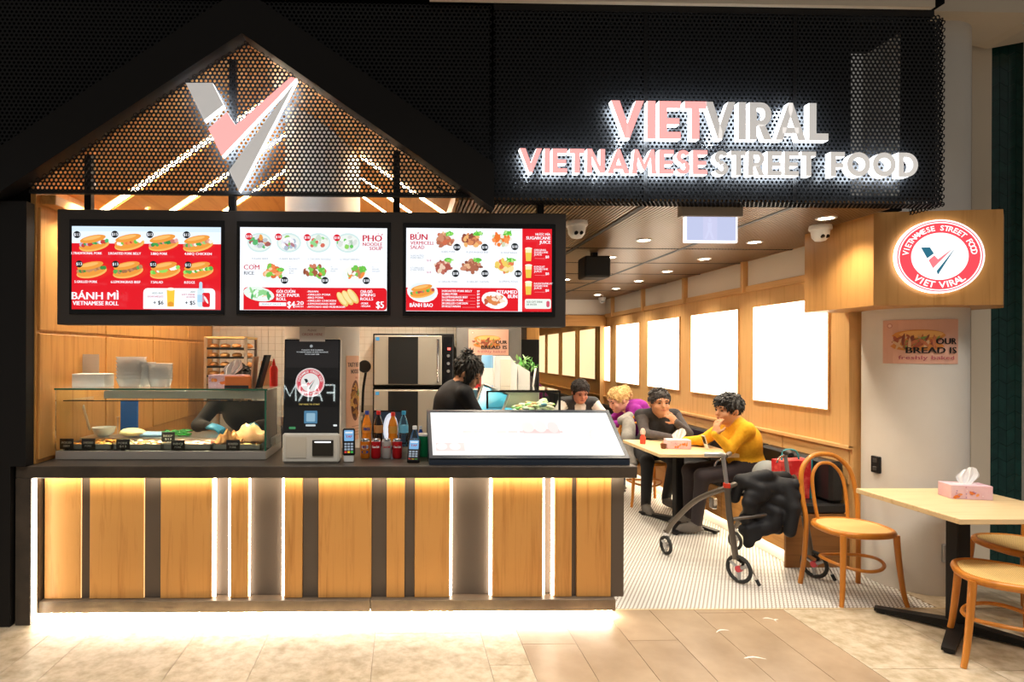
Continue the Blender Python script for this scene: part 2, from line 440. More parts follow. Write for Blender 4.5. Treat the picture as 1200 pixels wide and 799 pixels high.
# ---- dining floor: penny-round mosaic (too fine to pick apart, one piece)
M_MOSG = mat('mosaic_grout', '#6f5f50', .8); M_MOS = mat('white_mosaic_tile', (.78, .75, .70), .3)
for xx in (3.38, 3.98):
    obj('floor_tile', MB().box(xx, xx + .597, YF + .175, 4.49, -.004, 0), M_GRAN, floor)
dfl = struct('floor_dining', MB().box(-2.3, 3.358, YF + .172, YB + .2, -.06, -.004), M_MOSG)
p = .026; mv = []; mf = []
oc = [(math.cos(math.pi / 8 + k * math.pi / 4), math.sin(math.pi / 8 + k * math.pi / 4)) for k in range(8)]
for j in range(int((YB - 3.69) / (p * .866))):
    y = 3.69 + j * p * .866
    for i in range(int(2.1 / p)):
        xx = 1.30 + i * p + (p / 2 if j % 2 else 0)
        b = len(mv); mv += [(xx + .0112 * c, y + .0112 * s_, -.001) for c, s_ in oc]; mf.append(tuple(range(b, b + 8)))
mm = MB(); mm.v = mv; mm.f = mf; mm.m = [0] * len(mf)
obj('mosaic_tiles', mm, M_MOS, dfl, kind='stuff')
obj('edge_strip', MB().box(1.3, 3.45, YF + .17, YF + .186, -.01, .001), mat('brass_trim', '#c9b48c', .4, .3), dfl)

# ---- flat slatted ceiling over the dining area
ceil = struct('ceiling', MB().box(.31, 3.03, YF + .02, YB, CEIL + .022, CEIL + .05).box(3.03, 3.36, 4.3, YB, CEIL + .022, CEIL + .05), mat('ceiling_backing', '#15100c', .7))
M_SLAT = mat('brown_metal_slat', '#8a6a48', .30, .35)
sl = MB(); n = 0; x = .33
while x < 3.34:
    sl.box(x, x + .0145, YF + .02 if x < 3.01 else 4.3, YB, CEIL, CEIL + .022); x += .026
obj('ceiling_slats', sl, M_SLAT, ceil, kind='stuff')
for X in (F(760, 237, CEIL).x, F(760, 306, CEIL).x):
    obj('ceiling_joint', MB().box(X - .016, X + .016, YF + .02, YB, CEIL - .004, CEIL + .02), M_BLACK, ceil)
for py in (290, 307, 320, 331, 340):
    Y = F(600, py, CEIL).y
    obj('cross_joint', MB().box(.33, 3.36, Y - .006, Y + .006, CEIL - .003, CEIL + .01), M_BLACK, ceil)

# ---- pitched wooden ceiling over the kitchen with light strips in chevrons
RX, RZ, EX, EZ = -.93, 3.47, 1.24, 2.62
cl = struct('ceiling_pitched', MB().prism([(XL - .01, EZ), (RX, RZ), (RX + EX, EZ), (RX + EX, EZ + .06), (RX, RZ + .06), (XL - .01, EZ + .06)], lambda a, b, d: (a, d, b), YF + .07, YK), M_WOODY)
for s_ in (-1, 1):
    for y0, y1 in ((3.60, 4.28), (4.40, 4.95), (5.07, 5.62), (5.74, 6.7)):
        q = [(RX + s_ * .02, RZ - .02), (RX + s_ * EX, EZ - .006), (RX + s_ * EX, EZ - .016), (RX + s_ * .02, RZ - .030)]
        obj('ceiling_panel', MB().prism(q, lambda a, b, d: (a, d, b), y0, y1), M_WOODY, cl)
sp = math.hypot(EX, RZ - EZ)
for ci, Y in enumerate((4.34, 5.01, 5.68)):
    for s_ in (-1, 1):
        q = [(RX + s_ * .05, RZ - .040), (RX + s_ * EX, EZ - .008), (RX + s_ * EX, EZ - .018), (RX + s_ * .05, RZ - .05)]
        if ci == 0 and s_ > 0: f_ = (EX - .62) / EX; q = [(RX + .62, RZ - .02 - (RZ - EZ) * .5), q[1], q[2], (RX + .62, RZ - .03 - (RZ - EZ) * .5)]
        t = obj('light_strip', MB().prism(q, lambda a, b, d: (a, d, b), Y - .022, Y + .022), mat('ceiling_led', (1, 1, 1), .5, emit=(1, .86, .64), es=27.0))
        tag(t, 'slim warm ceiling light strip, %s chevron behind the gable, %s side' % (('first', 'second', 'third')[ci], 'timber wall' if s_ < 0 else 'dining'), 'light strip', 'chevron light strips in the timber ceiling')
struct('wall_eave', MB().box(RX + EX, RX + EX + .03, YF + .05, YK, CEIL, EZ + .08), M_WOODY)

# ---- kitchen walls
wl = struct('wall_left', MB().box(XL - .06, XL, 4.23, YK, 0, EZ + .02).box(XL - .06, XL, YF + .06, 4.23, .927, EZ + .02), M_WOOD)
for y0, y1, z0, z1 in [(3.58, 4.36, .95, 1.70), (4.38, 5.18, .95, 1.70), (5.20, 6.0, .95, 1.70), (6.02, 6.78, .95, 1.70), (3.58, 4.36, 1.72, 2.45), (4.38, 5.18, 1.72, 2.45), (5.20, 6.0, 1.72, 2.45), (6.02, 6.78, 1.72, 2.45)]:
    obj('wall_panel', MB().box(XL, XL + .014, y0, y1, z0, z1, .003), M_WOOD, wl)
obj('ledge', MB().box(XL, XL + .09, 3.6, YK, 2.47, 2.53, .004), M_WOODY, wl)
wk = struct('wall_back', MB().box(XL, 1.0, YK, YK + .08, 0, CEIL + .2), mat('tile_grout', '#c2baab', .8))
mv = MB(); x = XL + .02
for i in range(40):
    for j in range(20):
        mv.box(x + i * .078, x + i * .078 + .074, YK - .008, YK + .01, 1.0 + j * .078, 1.0 + j * .078 + .074)
obj('wall_tiles', mv, mat('glazed_white_tile', (.72, .69, .62), .2), wk, kind='stuff')
struct('wall_gable_end', MB().prism([(XL, 2.55), (RX + EX, 2.55), (RX + EX, EZ), (RX, RZ), (XL, EZ)], lambda a, b, d: (a, d, b), YK - .02, YK + .06), M_WOODX)
XG0, XG1 = XX(535, 6.3), XX(611, 6.3)
struct('wall_grey', MB().box(XG0, XG1, 6.3, 6.36, 0, CEIL), mottled('grey_concrete', '#6b6764', '#7b7672', 3., .7))
struct('wall_grey_return', MB().box(XG1 - .05, XG1, 6.36, YB, 0, CEIL), MATS['grey_concrete'])

# ---- right wall: timber frame, glowing panels, white frieze, dado rail
wr = struct('wall_right', MB().box(XR, XR + .1, 4.37, YB, 0, CEIL + .05), M_OAKW)
M_PANEL = mat('lit_panel', (1, .97, .9), .5, emit=(1.0, .90, .74), es=3.2)
cols = [(884, 972), (811, 866), (760, 797), (723, 750), (703.5, 716)]
edges = []
for i, (a, b) in enumerate(cols):
    y1, y0 = WX(a, 420, XR).y, WX(b, 420, XR).y
    edges.append((y0, y1))
    lp = thing('glowing_wall_panel', 'glowing white wall panel, %s from the white column along the timber wall' % ['first', 'second', 'third', 'fourth', 'fifth'][i], 'wall light', (XR, (y0 + y1) / 2, 1.17), 0, 'lit panels on the timber wall')
    obj('diffuser', MB().box(XR - .012, XR, y0, y1, 1.165, 2.045, .002), M_PANEL, lp)
    for (ya, yb, za, zb) in ((y0 - .012, y0, 1.153, 2.057), (y1, y1 + .012, 1.153, 2.057), (y0, y1, 1.153, 1.165), (y0, y1, 2.045, 2.057)):
        obj('frame', MB().box(XR - .016, XR, ya, yb, za, zb), M_OAKW, lp)
M_FRZ = mat('frieze_white', (.80, .74, .66), .6)
for i, (y0, y1) in enumerate(edges):
    obj('frieze_panel', MB().box(XR - .006, XR, y0 - .12, y1 + .10, 2.26, CEIL), M_FRZ, wr)
    obj('post', MB().box(XR - .05, XR, y1 + .115, y1 + .155, 2.20, CEIL), M_OAKW, wr)
obj('post', MB().box(XR - .03, XR, 4.37, 4.46, .9, CEIL), M_OAKW, wr)
obj('rail', MB().box(XR - .022, XR, 4.37, YB, 2.20, 2.26, .004), M_OAKWY, wr)
obj('rail', MB().box(XR - .035, XR, 4.37, YB, .885, .915, .004), M_OAKWY, wr)
for i in range(7):
    obj('dado_board', MB().box(XR - .012, XR, 4.40 + i * .78, 4.40 + i * .78 + .772, .62, .88, .003), M_OAKWY, wr)
# ---- far wall: mirror under a timber header
wf = struct('wall_far', MB().box(1.2, XR, YB, YB + .08, 0, CEIL + .05), M_OAKW)
obj('header', MB().box(1.2, XR, YB - .05, YB, 2.06, 2.24, .004), M_WOODX, wf)
obj('header_frieze', MB().box(1.2, XR, YB - .02, YB, 2.25, CEIL), M_FRZ, wf)
mr = thing('wall_mirror', 'tall bronze-tinted mirror at the far end of the dining area', 'mirror', ((1.9 + 3.2) / 2, YB, .5))
obj('mirror_glass', MB().box(1.75, 3.26, YB - .03, YB - .02, .1, 2.055), mat('bronze_mirror', (.30, .25, .17), .02, 1.0), mr)
for xa in (1.70, 3.26): obj('mirror_frame', MB().box(xa, xa + .05, YB - .04, YB, .1, 2.06), M_OAKW, mr)
struct('wall_far_return', MB().box(1.2, XX(632, 8.2), 8.2, 8.26, 0, 1.0), M_VOID)

# ---- right end: round columns, timber sign box, pilaster, green tiled pier
M_COLUMN = mottled('column_plaster', (.72, .69, .64), (.66, .62, .56), 2., .5, (.3, .7))
def column(name, x, y, r, z1, label):
    pr = [(r, 0), (r, z1)]
    o = tag(obj(name, MB().lathe(pr, (x, y, 0), 64), M_COLUMN, smooth=40), label, 'column')
    return o
c1 = column('round_column', 3.622, 4.146, .296, 4.2, 'thick white round column under the timber box with the round sign')
c2 = column('round_column', -.603, 4.478, .278, 3.6, 'white round column rising behind the self-order kiosk in the kitchen')
struct('pilaster', MB().box(XX(1138, 4.22), XX(1161, 4.22), 4.22, 4.6, 0, 4.3), M_CREAM)
struct('pilaster_gap', MB().box(XX(1130, 4.3), XX(1140, 4.3), 4.3, 4.6, 0, 4.3), M_VOID)
gw = struct('wall_green', MB().box(XX(1160, 4.3), 4.56, 4.3, 4.5, 0, 4.3), mat('dark_tile_grout', (.03, .045, .045), .7))
M_GREEN = mottled('dark_green_glaze', '#0e2e2c', '#16403b', 9., .12, (.3, .7))
x0 = XX(1160, 4.29) + .002; tw, th = .062, .115
proto = None
for i in range(6):
    for j in range(36):
        up = 1 if i % 2 == 0 else -1
        c = (x0 + tw * (i + .5), 4.292, .02 + (j + .5) * th)
        key = 'u' if up > 0 else 'd'
        if j == 0 and i < 2:
            q = [(-tw / 2 + .0015, -th / 2 + .0015 - up * .016), (tw / 2 - .0015, -th / 2 + .0015 + up * .016), (tw / 2 - .0015, th / 2 - .0015 + up * .016), (-tw / 2 + .0015, th / 2 - .0015 - up * .016)]
            mbx = MB().prism(q, lambda a, b, d: (c[0] + a, d, c[2] + b), 4.300, 4.288)
            t = obj('chevron_tile', mbx, M_GREEN, gw); TX[key] = t
        else: share(TX[key], 'chevron_tile', (c[0], 4.294, c[2]), gw)
struct('wall_concourse_right', MB().box(4.56, 6.5, 4.2, 4.4, 0, 4.3), M_WALLW)
struct('beam_cream', MB().prism([(3.9, 3.86), (4.2, 3.80), (6.5, 4.25), (6.5, 4.9), (3.9, 4.9)], lambda a, b, d: (a, d, b), 3.9, 4.2), M_CREAM)
struct('bulkhead', MB().box(.15, 3.15, 3.465, 3.495, 3.657, 4.2), M_CREAM)
struct('bulkhead_return', MB().box(3.15, 4.1, 3.75, 4.1, 3.80, 4.2), M_CREAM)

# ---- black shopfront: cheeks, gable frame, backing
bk = struct('wall_black', MB().box(-6, XL - .03, YF + .055, YF + .095, 0, 4.2), M_VOID)
struct('soffit_black', MB().box(-2.2, 3.24, 3.50, 4.1, 3.70, 3.74), M_VOID)
struct('wall_black_post', MB().box(-2.55, -2.262, YF - .02, YF + .025, 0, 2.46).box(-2.262, XL - .005, YF - .02, YF + .055, .927, 2.46), M_BLACK)
struct('backing_left', MB().prism([(-6, 2.55), (-2.25, 2.55), (-.93, 3.52), (-.93, 4.2), (-6, 4.2)], lambda a, b, d: (a, d, b), YF + .10, YF + .14), M_VOID)
struct('backing_right', MB().prism([(.40, 2.53), (3.24, 2.53), (3.24, 2.56), (2.9, 2.56), (2.9, 4.2), (-.93, 4.2), (-.93, 3.52)], lambda a, b, d: (a, d, b), YF + .30, YF + .34), M_VOID)
# ------------------------------------------------------------------ perforated fascia, gable frame, illuminated lettering
PITCH = .0262
def perforated(inside, x0, x1, z0, z1, y, rh=.0092, th=.003):
    R = PITCH / math.sqrt(3); a = np.radians(30 + 60 * np.arange(6)); cs = np.stack([np.cos(a), np.sin(a)], 1)
    tv = np.concatenate([np.c_[cs[:, 0] * R, np.zeros(6), cs[:, 1] * R], np.c_[cs[:, 0] * rh, np.zeros(6), cs[:, 1] * rh], np.c_[cs[:, 0] * rh, np.full(6, th), cs[:, 1] * rh]])
    tf = [(i, (i + 1) % 6, 6 + (i + 1) % 6, 6 + i) for i in range(6)] + [(6 + i, 6 + (i + 1) % 6, 12 + (i + 1) % 6, 12 + i) for i in range(6)]
    cs_ = []
    j = 0; z = z0
    while z < z1:
        x = x0 + (PITCH / 2 if j % 2 else 0)
        while x < x1:
            if inside(x, z): cs_.append((x, y, z))
            x += PITCH
        j += 1; z += PITCH * .866
    C = np.array(cs_); V = (tv[None] + C[:, None]).reshape(-1, 3); Fm = (np.array(tf)[None] + 18 * np.arange(len(C))[:, None, None]).reshape(-1, 4)
    mb = MB(); mb.v = [tuple(q) for q in V.tolist()]; mb.f = [tuple(q) for q in Fm.tolist()]; mb.m = [0] * len(mb.f)
    return mb
SX0, SX1, SZ0, SZ1 = .53, 3.232, 2.495, 3.622
fas = thing('perforated_fascia', 'black perforated metal fascia panels carrying the illuminated shop name', 'fascia', (1.87, YF, SZ0))
seams = [SX0, XX(756, YF), XX(931, YF), SX1]
for a, b in zip(seams, seams[1:]):
    obj('mesh_panel', perforated(lambda x, z: True, a + .012, b - .010, SZ0 + .01, SZ1, YF), M_MESH, fas)
for s_ in seams[1:-1]: obj('panel_joint', MB().box(s_ - .014, s_ + .010, YF + .002, YF + .05, SZ0, SZ1 + .03), M_BLACK, fas)
obj('top_rail', MB().box(SX0, SX1 - .06, YF - .005, YF + .06, SZ1 - .005, SZ1 + .032), M_BLACK, fas)
obj('mesh_return', perforated(lambda x, z: True, SX0, SX1, 0, .10, 0).xf(Matrix.Translation((0, YF, SZ0)) @ Matrix.Rotation(math.radians(-90), 4, 'X')), M_MESH, fas)
obj('mesh_side', perforated(lambda x, z: True, 0, .24, SZ0, SZ1, 0).xf(Matrix.Translation((SX1, YF, 0)) @ Matrix.Rotation(math.radians(90), 4, 'Z')), M_MESH, fas)
obj('hanger_bar', MB().box(SX1 - .16, SX1 - .004, YF + .05, YF + .12, SZ0 + .05, SZ1), M_VOID, fas)

G_APEX = W(287, 46, YF); GL = W(20, 222, YF); GR = W(577, 248, YF)
ap, el, er = (G_APEX.x, G_APEX.z), (GL.x - .12, GL.z - .08), (GR.x, GR.z)
def under(x, z):                                    # below the gable's inner edge
    if x < ap[0]: return z < ap[1] + (x - ap[0]) * (ap[1] - el[1]) / (ap[0] - el[0])
    return z < ap[1] + (x - ap[0]) * (er[1] - ap[1]) / (er[0] - ap[0])
gab = thing('gable_screen', 'black house-shaped gable frame with perforated metal infill above the menu screens', 'gable', (ap[0], YF, 2.5))
zb = 2.525
obj('mesh_infill', perforated(lambda x, z: under(x, z + .01), XL, .5, zb, 3.45, YF + .012), M_MESH, gab)
obj('mesh_upper', perforated(lambda x, z: not under(x, z - .25) , -2.9, SX0 - .02, 2.55, 3.66, YF + .012), M_MESH, gab)
th = .215
def bar(p0, p1, t, y0, y1):
    d = Vector((p1[0] - p0[0], 0, p1[1] - p0[1])).normalized(); nrm = Vector((-d.z, 0, d.x))
    if nrm.z < 0: nrm = -nrm
    return MB().prism([p0, p1, (p1[0] + nrm.x * t, p1[1] + nrm.z * t), (p0[0] + nrm.x * t, p0[1] + nrm.z * t)], lambda a, b, d_: (a, d_, b), y0, y1)
d1 = Vector((ap[0] - el[0], ap[1] - el[1])).normalized(); d2 = Vector((er[0] - ap[0], er[1] - ap[1])).normalized()
oz = th / d1.x; oz2 = th / d2.x; oa = (ap[0], ap[1] + (oz + oz2) / 2)
obj('gable_rafter', MB().prism([el, ap, oa, (el[0], el[1] + oz)], lambda a, b, d: (a, d, b), YF - .07, YF + .05), M_BLACK, gab)
obj('gable_rafter', MB().prism([ap, er, (er[0], er[1] + oz2), oa], lambda a, b, d: (a, d, b), YF - .07, YF + .05), M_BLACK, gab)
obj('gable_sill', MB().box(XL, .50, YF, YF + .03, zb - .012, zb + .004), M_BLACK, gab)
for px in (104, 272, 464):
    X = XX(px, 3.62); ztop = (ap[1] + (X - ap[0]) * ((ap[1] - el[1]) / (ap[0] - el[0]) if X < ap[0] else (er[1] - ap[1]) / (er[0] - ap[0])))
    obj('upright', MB().box(X - .02, X + .02, 3.60, 3.64, 2.43, ztop), M_BLACK, gab)
obj('upright', MB().box(XX(632, 3.62) - .02, XX(632, 3.62) + .02, 3.60, 3.64, 2.43, 2.52), M_BLACK, gab)

# ---- illuminated letters: one piece each
M_PINK = mat('lit_pink_face', (.6, .15, .14), .4, emit=(1.0, .42, .40), es=.95)
M_PALE = mat('pale_grey_face', (.62, .60, .58), .5, emit=(1.0, .97, .94), es=.32)
M_EDGE = mat('lit_white_edge', (.9, .9, .9), .4, emit=(.94, .97, 1.0), es=2.2)
M_HALO = mat('halo_led', (.9, .9, .9), .4, emit=(.80, .90, 1.0), es=34.0)
def solid(polys, y0, y1, face):                     # flat polygons in x,z made into lit letters: face, sides, glowing back
    mb = MB()
    for q in polys:
        ar = sum(q[i][0] * q[(i + 1) % len(q)][1] - q[(i + 1) % len(q)][0] * q[i][1] for i in range(len(q)))
        if ar < 0: q = q[::-1]
        n = len(q); b = [(x, y0, z) for x, z in q] + [(x, y1, z) for x, z in q]
        mb.add(b, [tuple(range(n))], 0); mb.add(b, [tuple(range(n, 2 * n))[::-1]], 2)
        mb.add(b, [((i + 1) % n, i, n + i, n + (i + 1) % n) for i in range(n)], 1)
    return mb
def arcpts(cx, cy, r, a0, a1, n=12, ry=None):
    ry = ry or r
    return [(cx + r * math.cos(math.radians(a0 + (a1 - a0) * k / n)), cy + ry * math.sin(math.radians(a0 + (a1 - a0) * k / n))) for k in range(n + 1)]
def band(cx, cy, ro, ri, a0, a1, n=10, ry=None, riy=None):
    o = arcpts(cx, cy, ro, a0, a1, n, ry); i = arcpts(cx, cy, ri, a0, a1, n, riy); return [[o[k], o[k + 1], i[k + 1], i[k]] for k in range(n)]
T_ = .23
def letter(ch):                                     # heavy geometric capitals on a unit height; returns polygons, width
    t = T_; R = lambda a, b, c, d: [(a, b), (c, b), (c, d), (a, d)]
    if ch == 'I': return [R(0, 0, t, 1)], t
    if ch == 'V': return [[(0, 1), (t * 1.05, 1), (.53, .22), (.53, 0), (.40, 0)], [(.40, 0), (.53, 0), (.93, 1), (.70, 1), (.44, .33)]], .93
    if ch == 'A': return [[(0, 0), (t, 0), (.53, .78), (.53, 1), (.40, 1)], [(.93, 0), (.70, 0), (.40, .78), (.40, 1), (.53, 1)], R(.22, .18, .72, .34)], .93
    if ch == 'E': return [R(0, 0, t, 1), R(t, 0, .62, .19), R(t, .38, .58, .55), R(t, .81, .62, 1)], .62
    if ch == 'F': return [R(0, 0, t, 1), R(t, .36, .54, .54), R(t, .81, .60, 1)], .60
    if ch == 'L': return [R(0, 0, t, 1), R(t, 0, .60, .19)], .60
    if ch == 'T': return [R(.20, 0, .20 + t, .81), R(0, .81, .63, 1)], .63
    if ch == 'N': return [R(0, 0, .21, 1), R(.55, 0, .76, 1), [(.21, 1), (.05, 1), (.55, 0), (.71, 0)]], .76
    if ch == 'M': return [[(0, 0), (.21, 0), (.27, .9), (.15, 1), (.10, 1)], [(1.04, 0), (.83, 0), (.77, .9), (.89, 1), (.94, 1)], [(.10, 1), (.25, 1), (.58, .30), (.52, .12), (.46, .2)], [(.94, 1), (.79, 1), (.46, .30), (.52, .12), (.58, .2)]], 1.04
    if ch == 'O': return band(.49, .5, .5, .27, 0, 360, 24), .99
    if ch == 'D': return [R(0, 0, t, 1), R(t, 0, .36, .19), R(t, .81, .36, 1)] + band(.34, .5, .50, .28, -90, 90, 14, .5, .31), .84
    if ch == 'R': return [R(0, 0, t, 1), R(t, .84, .36, 1), R(t, .36, .36, .52), [(.26, .42), (.48, .40), (.70, 0), (.45, 0)]] + band(.36, .68, .32, .12, -90, 90, 10, .32, .16), .70
    if ch == 'S':
        return band(.30, .725, .29, .085, 20, 250, 12, .275, .10) + band(.30, .275, .30, .09, -160, 70, 12, .275, .10) + [[(.13, .52), (.35, .60), (.45, .48), (.25, .40)]], .60
    return [R(0, 0, .3, .3)], .4
def word(txt, x0, x1, z0, h, y0, y1, face, parent, gap=.10):
    ws = [(.42 if c == ' ' else letter(c)[1]) for c in txt]; tot = sum(ws) + gap * (len(txt) - 1); k = (x1 - x0) / tot; x = x0
    for c, w in zip(txt, ws):
        if c != ' ':
            obj('letter', solid([[(x + a * k, z0 + b * h) for a, b in q] for q in letter(c)[0]], y0, y1, face), [face, M_EDGE, M_HALO], parent)
        x += (w + gap) * k
LY0, LY1 = YF - .085, YF - .04
big = thing('shop_name_letters', 'large halo-lit letters reading VIETVIRAL on the black mesh fascia', 'sign', (1.85, LY1, 2.86))
a = W(716, 162, LY0); b = W(828, 119, LY0); word('VIET', a.x, b.x, a.z, b.z - a.z, LY0, LY1, M_PINK, big)
a = W(826, 163, LY0); b = W(971, 121, LY0); word('VIRAL', a.x, b.x, a.z, b.z - a.z, LY0, LY1, M_PALE, big)
sm = thing('shop_subtitle_letters', 'smaller halo-lit letters reading VIETNAMESE STREET FOOD under the shop name', 'sign', (1.85, LY1, 2.63))
a = W(609, 202, LY0); b = W(829, 176, LY0); word('VIETNAMESE', a.x, b.x, a.z, b.z - a.z, LY0, LY1, M_PINK, sm)
a = W(837, 205, LY0); b = W(1076, 179, LY0); word('STREET FOOD', a.x, b.x, a.z, b.z - a.z, LY0, LY1, M_PALE, sm)
for nm, par, xs, zc in (('stud', big, (740, 800, 860, 940), 2.95), ('stud', sm, (640, 720, 800, 880, 960, 1050), 2.70)):
    for px in xs: obj('stud', MB().lathe([(.006, LY1 - .002), (.006, YF + .01)], (XX(px, YF), 0, zc), 8, 'y'), M_CHROME, par)
lg = thing('shop_logo', 'halo-lit folded V logo in grey and pink mounted in the gable', 'logo', (-.95, LY1, 2.5))
def pxpoly(pts): return [tuple(W(x, y, LY0).xz) for x, y in pts]
obj('logo_blade', solid([pxpoly([(217.5, 97), (249, 97), (262, 123), (239, 141)])], LY0, LY1, 0), [M_PALE, M_EDGE, M_HALO], lg)
obj('logo_blade', solid([pxpoly([(244, 151), (266, 131), (276, 146.5), (260, 183)]), pxpoly([(276, 146.5), (341, 90), (347, 92), (260, 183)])], LY0, LY1, 0), [M_PINK, M_EDGE, M_HALO], lg)
obj('logo_blade', solid([pxpoly([(268, 200), (348, 92), (280, 224)])], LY0, LY1, 0), [M_PALE, M_EDGE, M_HALO], lg)
for px, py in ((240, 112), (262, 155), (285, 190)):
    p_ = W(px, py, YF); obj('stud', MB().lathe([(.006, LY1 - .002), (.006, YF + .016)], (p_.x, 0, p_.z), 8, 'y'), M_CHROME, lg)
# ------------------------------------------------------------------ service counter
YP = 3.62; ZT = .925
cnt = thing('service_counter', 'long service counter with dark stone top and glowing oak-panelled front', 'counter', (-.43, 3.85, 0))
CXL, CXR = W(18, 546, YF).x, 1.395
obj('worktop', MB().box(CXL, CXR, YF, 4.195, ZT - .07, ZT, .004), M_STONE, cnt)
obj('end_panel', MB().box(CXL, CXL + .088, YF, 4.195, 0, ZT - .07, .003), M_STONE, cnt)
obj('carcass', MB().box(XX(37, YP), XX(731, 3.69), 3.69, 4.18, .10, ZT - .07), M_RECESS, cnt)
KX0, KX1 = XX(38, 3.585), XX(435, 3.585); KX2 = XX(723, 3.585)
for a, b in ((KX0, KX1), (KX1, KX2)):
    obj('kickboard', MB().box(a + .001, b - .001, 3.585, 3.68, .032, .103, .002), mottled('kick_stone', '#5d5043', '#7a6a58', 7., .4, (.3, .75)), cnt)
obj('plinth', MB().box(KX0, KX2, 3.72, 4.1, 0, .10), M_VOID, cnt)
for a, b in ((53, 95), (106, 169), (189, 249), (271, 291.5), (334, 355), (374, 436), (454, 475), (487, 528), (578, 637), (651, 671), (677, 717)):
    obj('oak_panel', MB().box(XX(a, YP), XX(b, YP), YP, YP + .055, .105, ZT - .074, .002), M_WOOD, cnt)
for a, b, d in ((95, 106, .02), (169, 189, .02), (249, 271, .06), (291.5, 334, .05), (355, 374, .02), (436, 454, .02), (475, 487, .02), (528, 578, .05), (637, 651, .06), (671, 677, .02), (717, 732, .0)):
    obj('recess_panel', MB().box(XX(a, YP) + .001, XX(b, YP) - .001, YP + d, YP + d + .03, .105, ZT - .074), M_RECESS, cnt)
M_LEDV = mat('counter_led', (1, .9, .7), .5, emit=(1.0, .87, .68), es=11.0)
for a, b in ((249.3, 252.5), (267.5, 270.7), (291.7, 292.9), (330.5, 333.7), (528.3, 531), (575, 577.7), (637.3, 640), (648, 650.7)):
    obj('led_strip', MB().box(XX(a, YP), XX(b, YP), YP + .022, YP + .034, .107, ZT - .076), M_LEDV, cnt)
obj('led_strip', MB().box(CXL + .0885, CXL + .094, YF + .012, YF + .05, .02, ZT - .075), M_LEDV, cnt)
for a in (94.6, 168.6):  # golden glint on the panel edge, made as a thin glowing strip
    obj('led_strip', MB().box(XX(a, YP), XX(a + .9, YP), YP + .008, YP + .012, .107, ZT - .076), mat('gold_glint_strip', (1, .8, .5), .5, emit=(1, .62, .25), es=1.2), cnt)
obj('led_strip', MB().box(XX(42, YP), XX(730, YP), YP - .045, YP - .028, ZT - .079, ZT - .0705), mat('top_led', (1, .9, .7), .5, emit=(1.0, .88, .68), es=26.0), cnt)
obj('led_strip', MB().box(KX0 + .02, KX2 - .02, 3.60, 3.625, .020, .031), mat('kick_led', (1, .9, .7), .5, emit=(1.0, .90, .72), es=230.0), cnt)

# ------------------------------------------------------------------ menu board with three screens
mbd = thing('menu_board', 'dark overhead menu board with three glowing screens', 'menu board', (-.54, 3.60, 1.75))
q0, q1 = W(67, 246, 3.56), W(663, 384, 3.56)
BZ0, BZ1 = 1.752, 2.435
obj('housing', MB().box(q0.x, q1.x, 3.56, 3.68, BZ0, BZ1, .004), M_FRAME, mbd)
M_SCR = vcol('screen_print', 1.0, .2)
def blob_food(p, cx, cy, rx, ry, cols, n, rg, rot=0.):
    p.up(.25); p.ell(cx, cy, rx * .85, ry * .85, cols[0], 0, 14)
    for k in range(n):
        a = rg.random() * 6.283; r = math.sqrt(rg.random()); x = rx * r * math.cos(a); y = ry * r * math.sin(a)
        p.up(.25); p.ell(cx + x, cy + y, rx * (.20 + .20 * rg.random()), ry * (.22 + .20 * rg.random()), rg.choice(cols), rg.random() * 3, 7)
def roll(p, cx, cy, w, h, rg, fill, bun=('#e8963a', '#f0b45c')):
    r = .2
    p.up(); p.ell(cx, cy + h * .16, w * .5, h * .32, bun[1], r, 20)
    p.up(); p.ell(cx - w * .02, cy + h * .12, w * .46, h * .26, bun[0], r, 18)
    for k in range(13):
        t = -.42 + .84 * k / 12; p.up()
        p.ell(cx + w * t, cy - h * (.30 * t) + h * (.02 + .10 * (rg.random() - .5)), w * .065, h * .13, rg.choice(fill), rg.random() * 3, 7)
    p.up(); p.ell(cx - w * .03, cy - h * .20, w * .43, h * .21, bun[0], r, 18)
    p.up(); p.ell(cx - w * .06, cy - h * .25, w * .30, h * .10, '#f3b765', r, 14)
def screen(name, px, bz):
    a, b = W(bz[0], bz[3], 3.555), W(bz[2], bz[1], 3.555)
    sc = obj('screen', MB().box(a.x, b.x, 3.553, 3.5605, a.z, b.z, .002), M_BLACKG, mbd, label=name)
    a, b = W(px[0], px[3], 3.553), W(px[2], px[1], 3.553)
    return sc, Print((a.x, 3.553, a.z), (1, 0, 0), (0, 0, 1), b.x - a.x, b.z - a.z)
rg = random.Random(3)
RED, WHT, PALE, INK = '#dc0a1e', '#f4f8ff', '#e6f1fb', '#2a2f33'
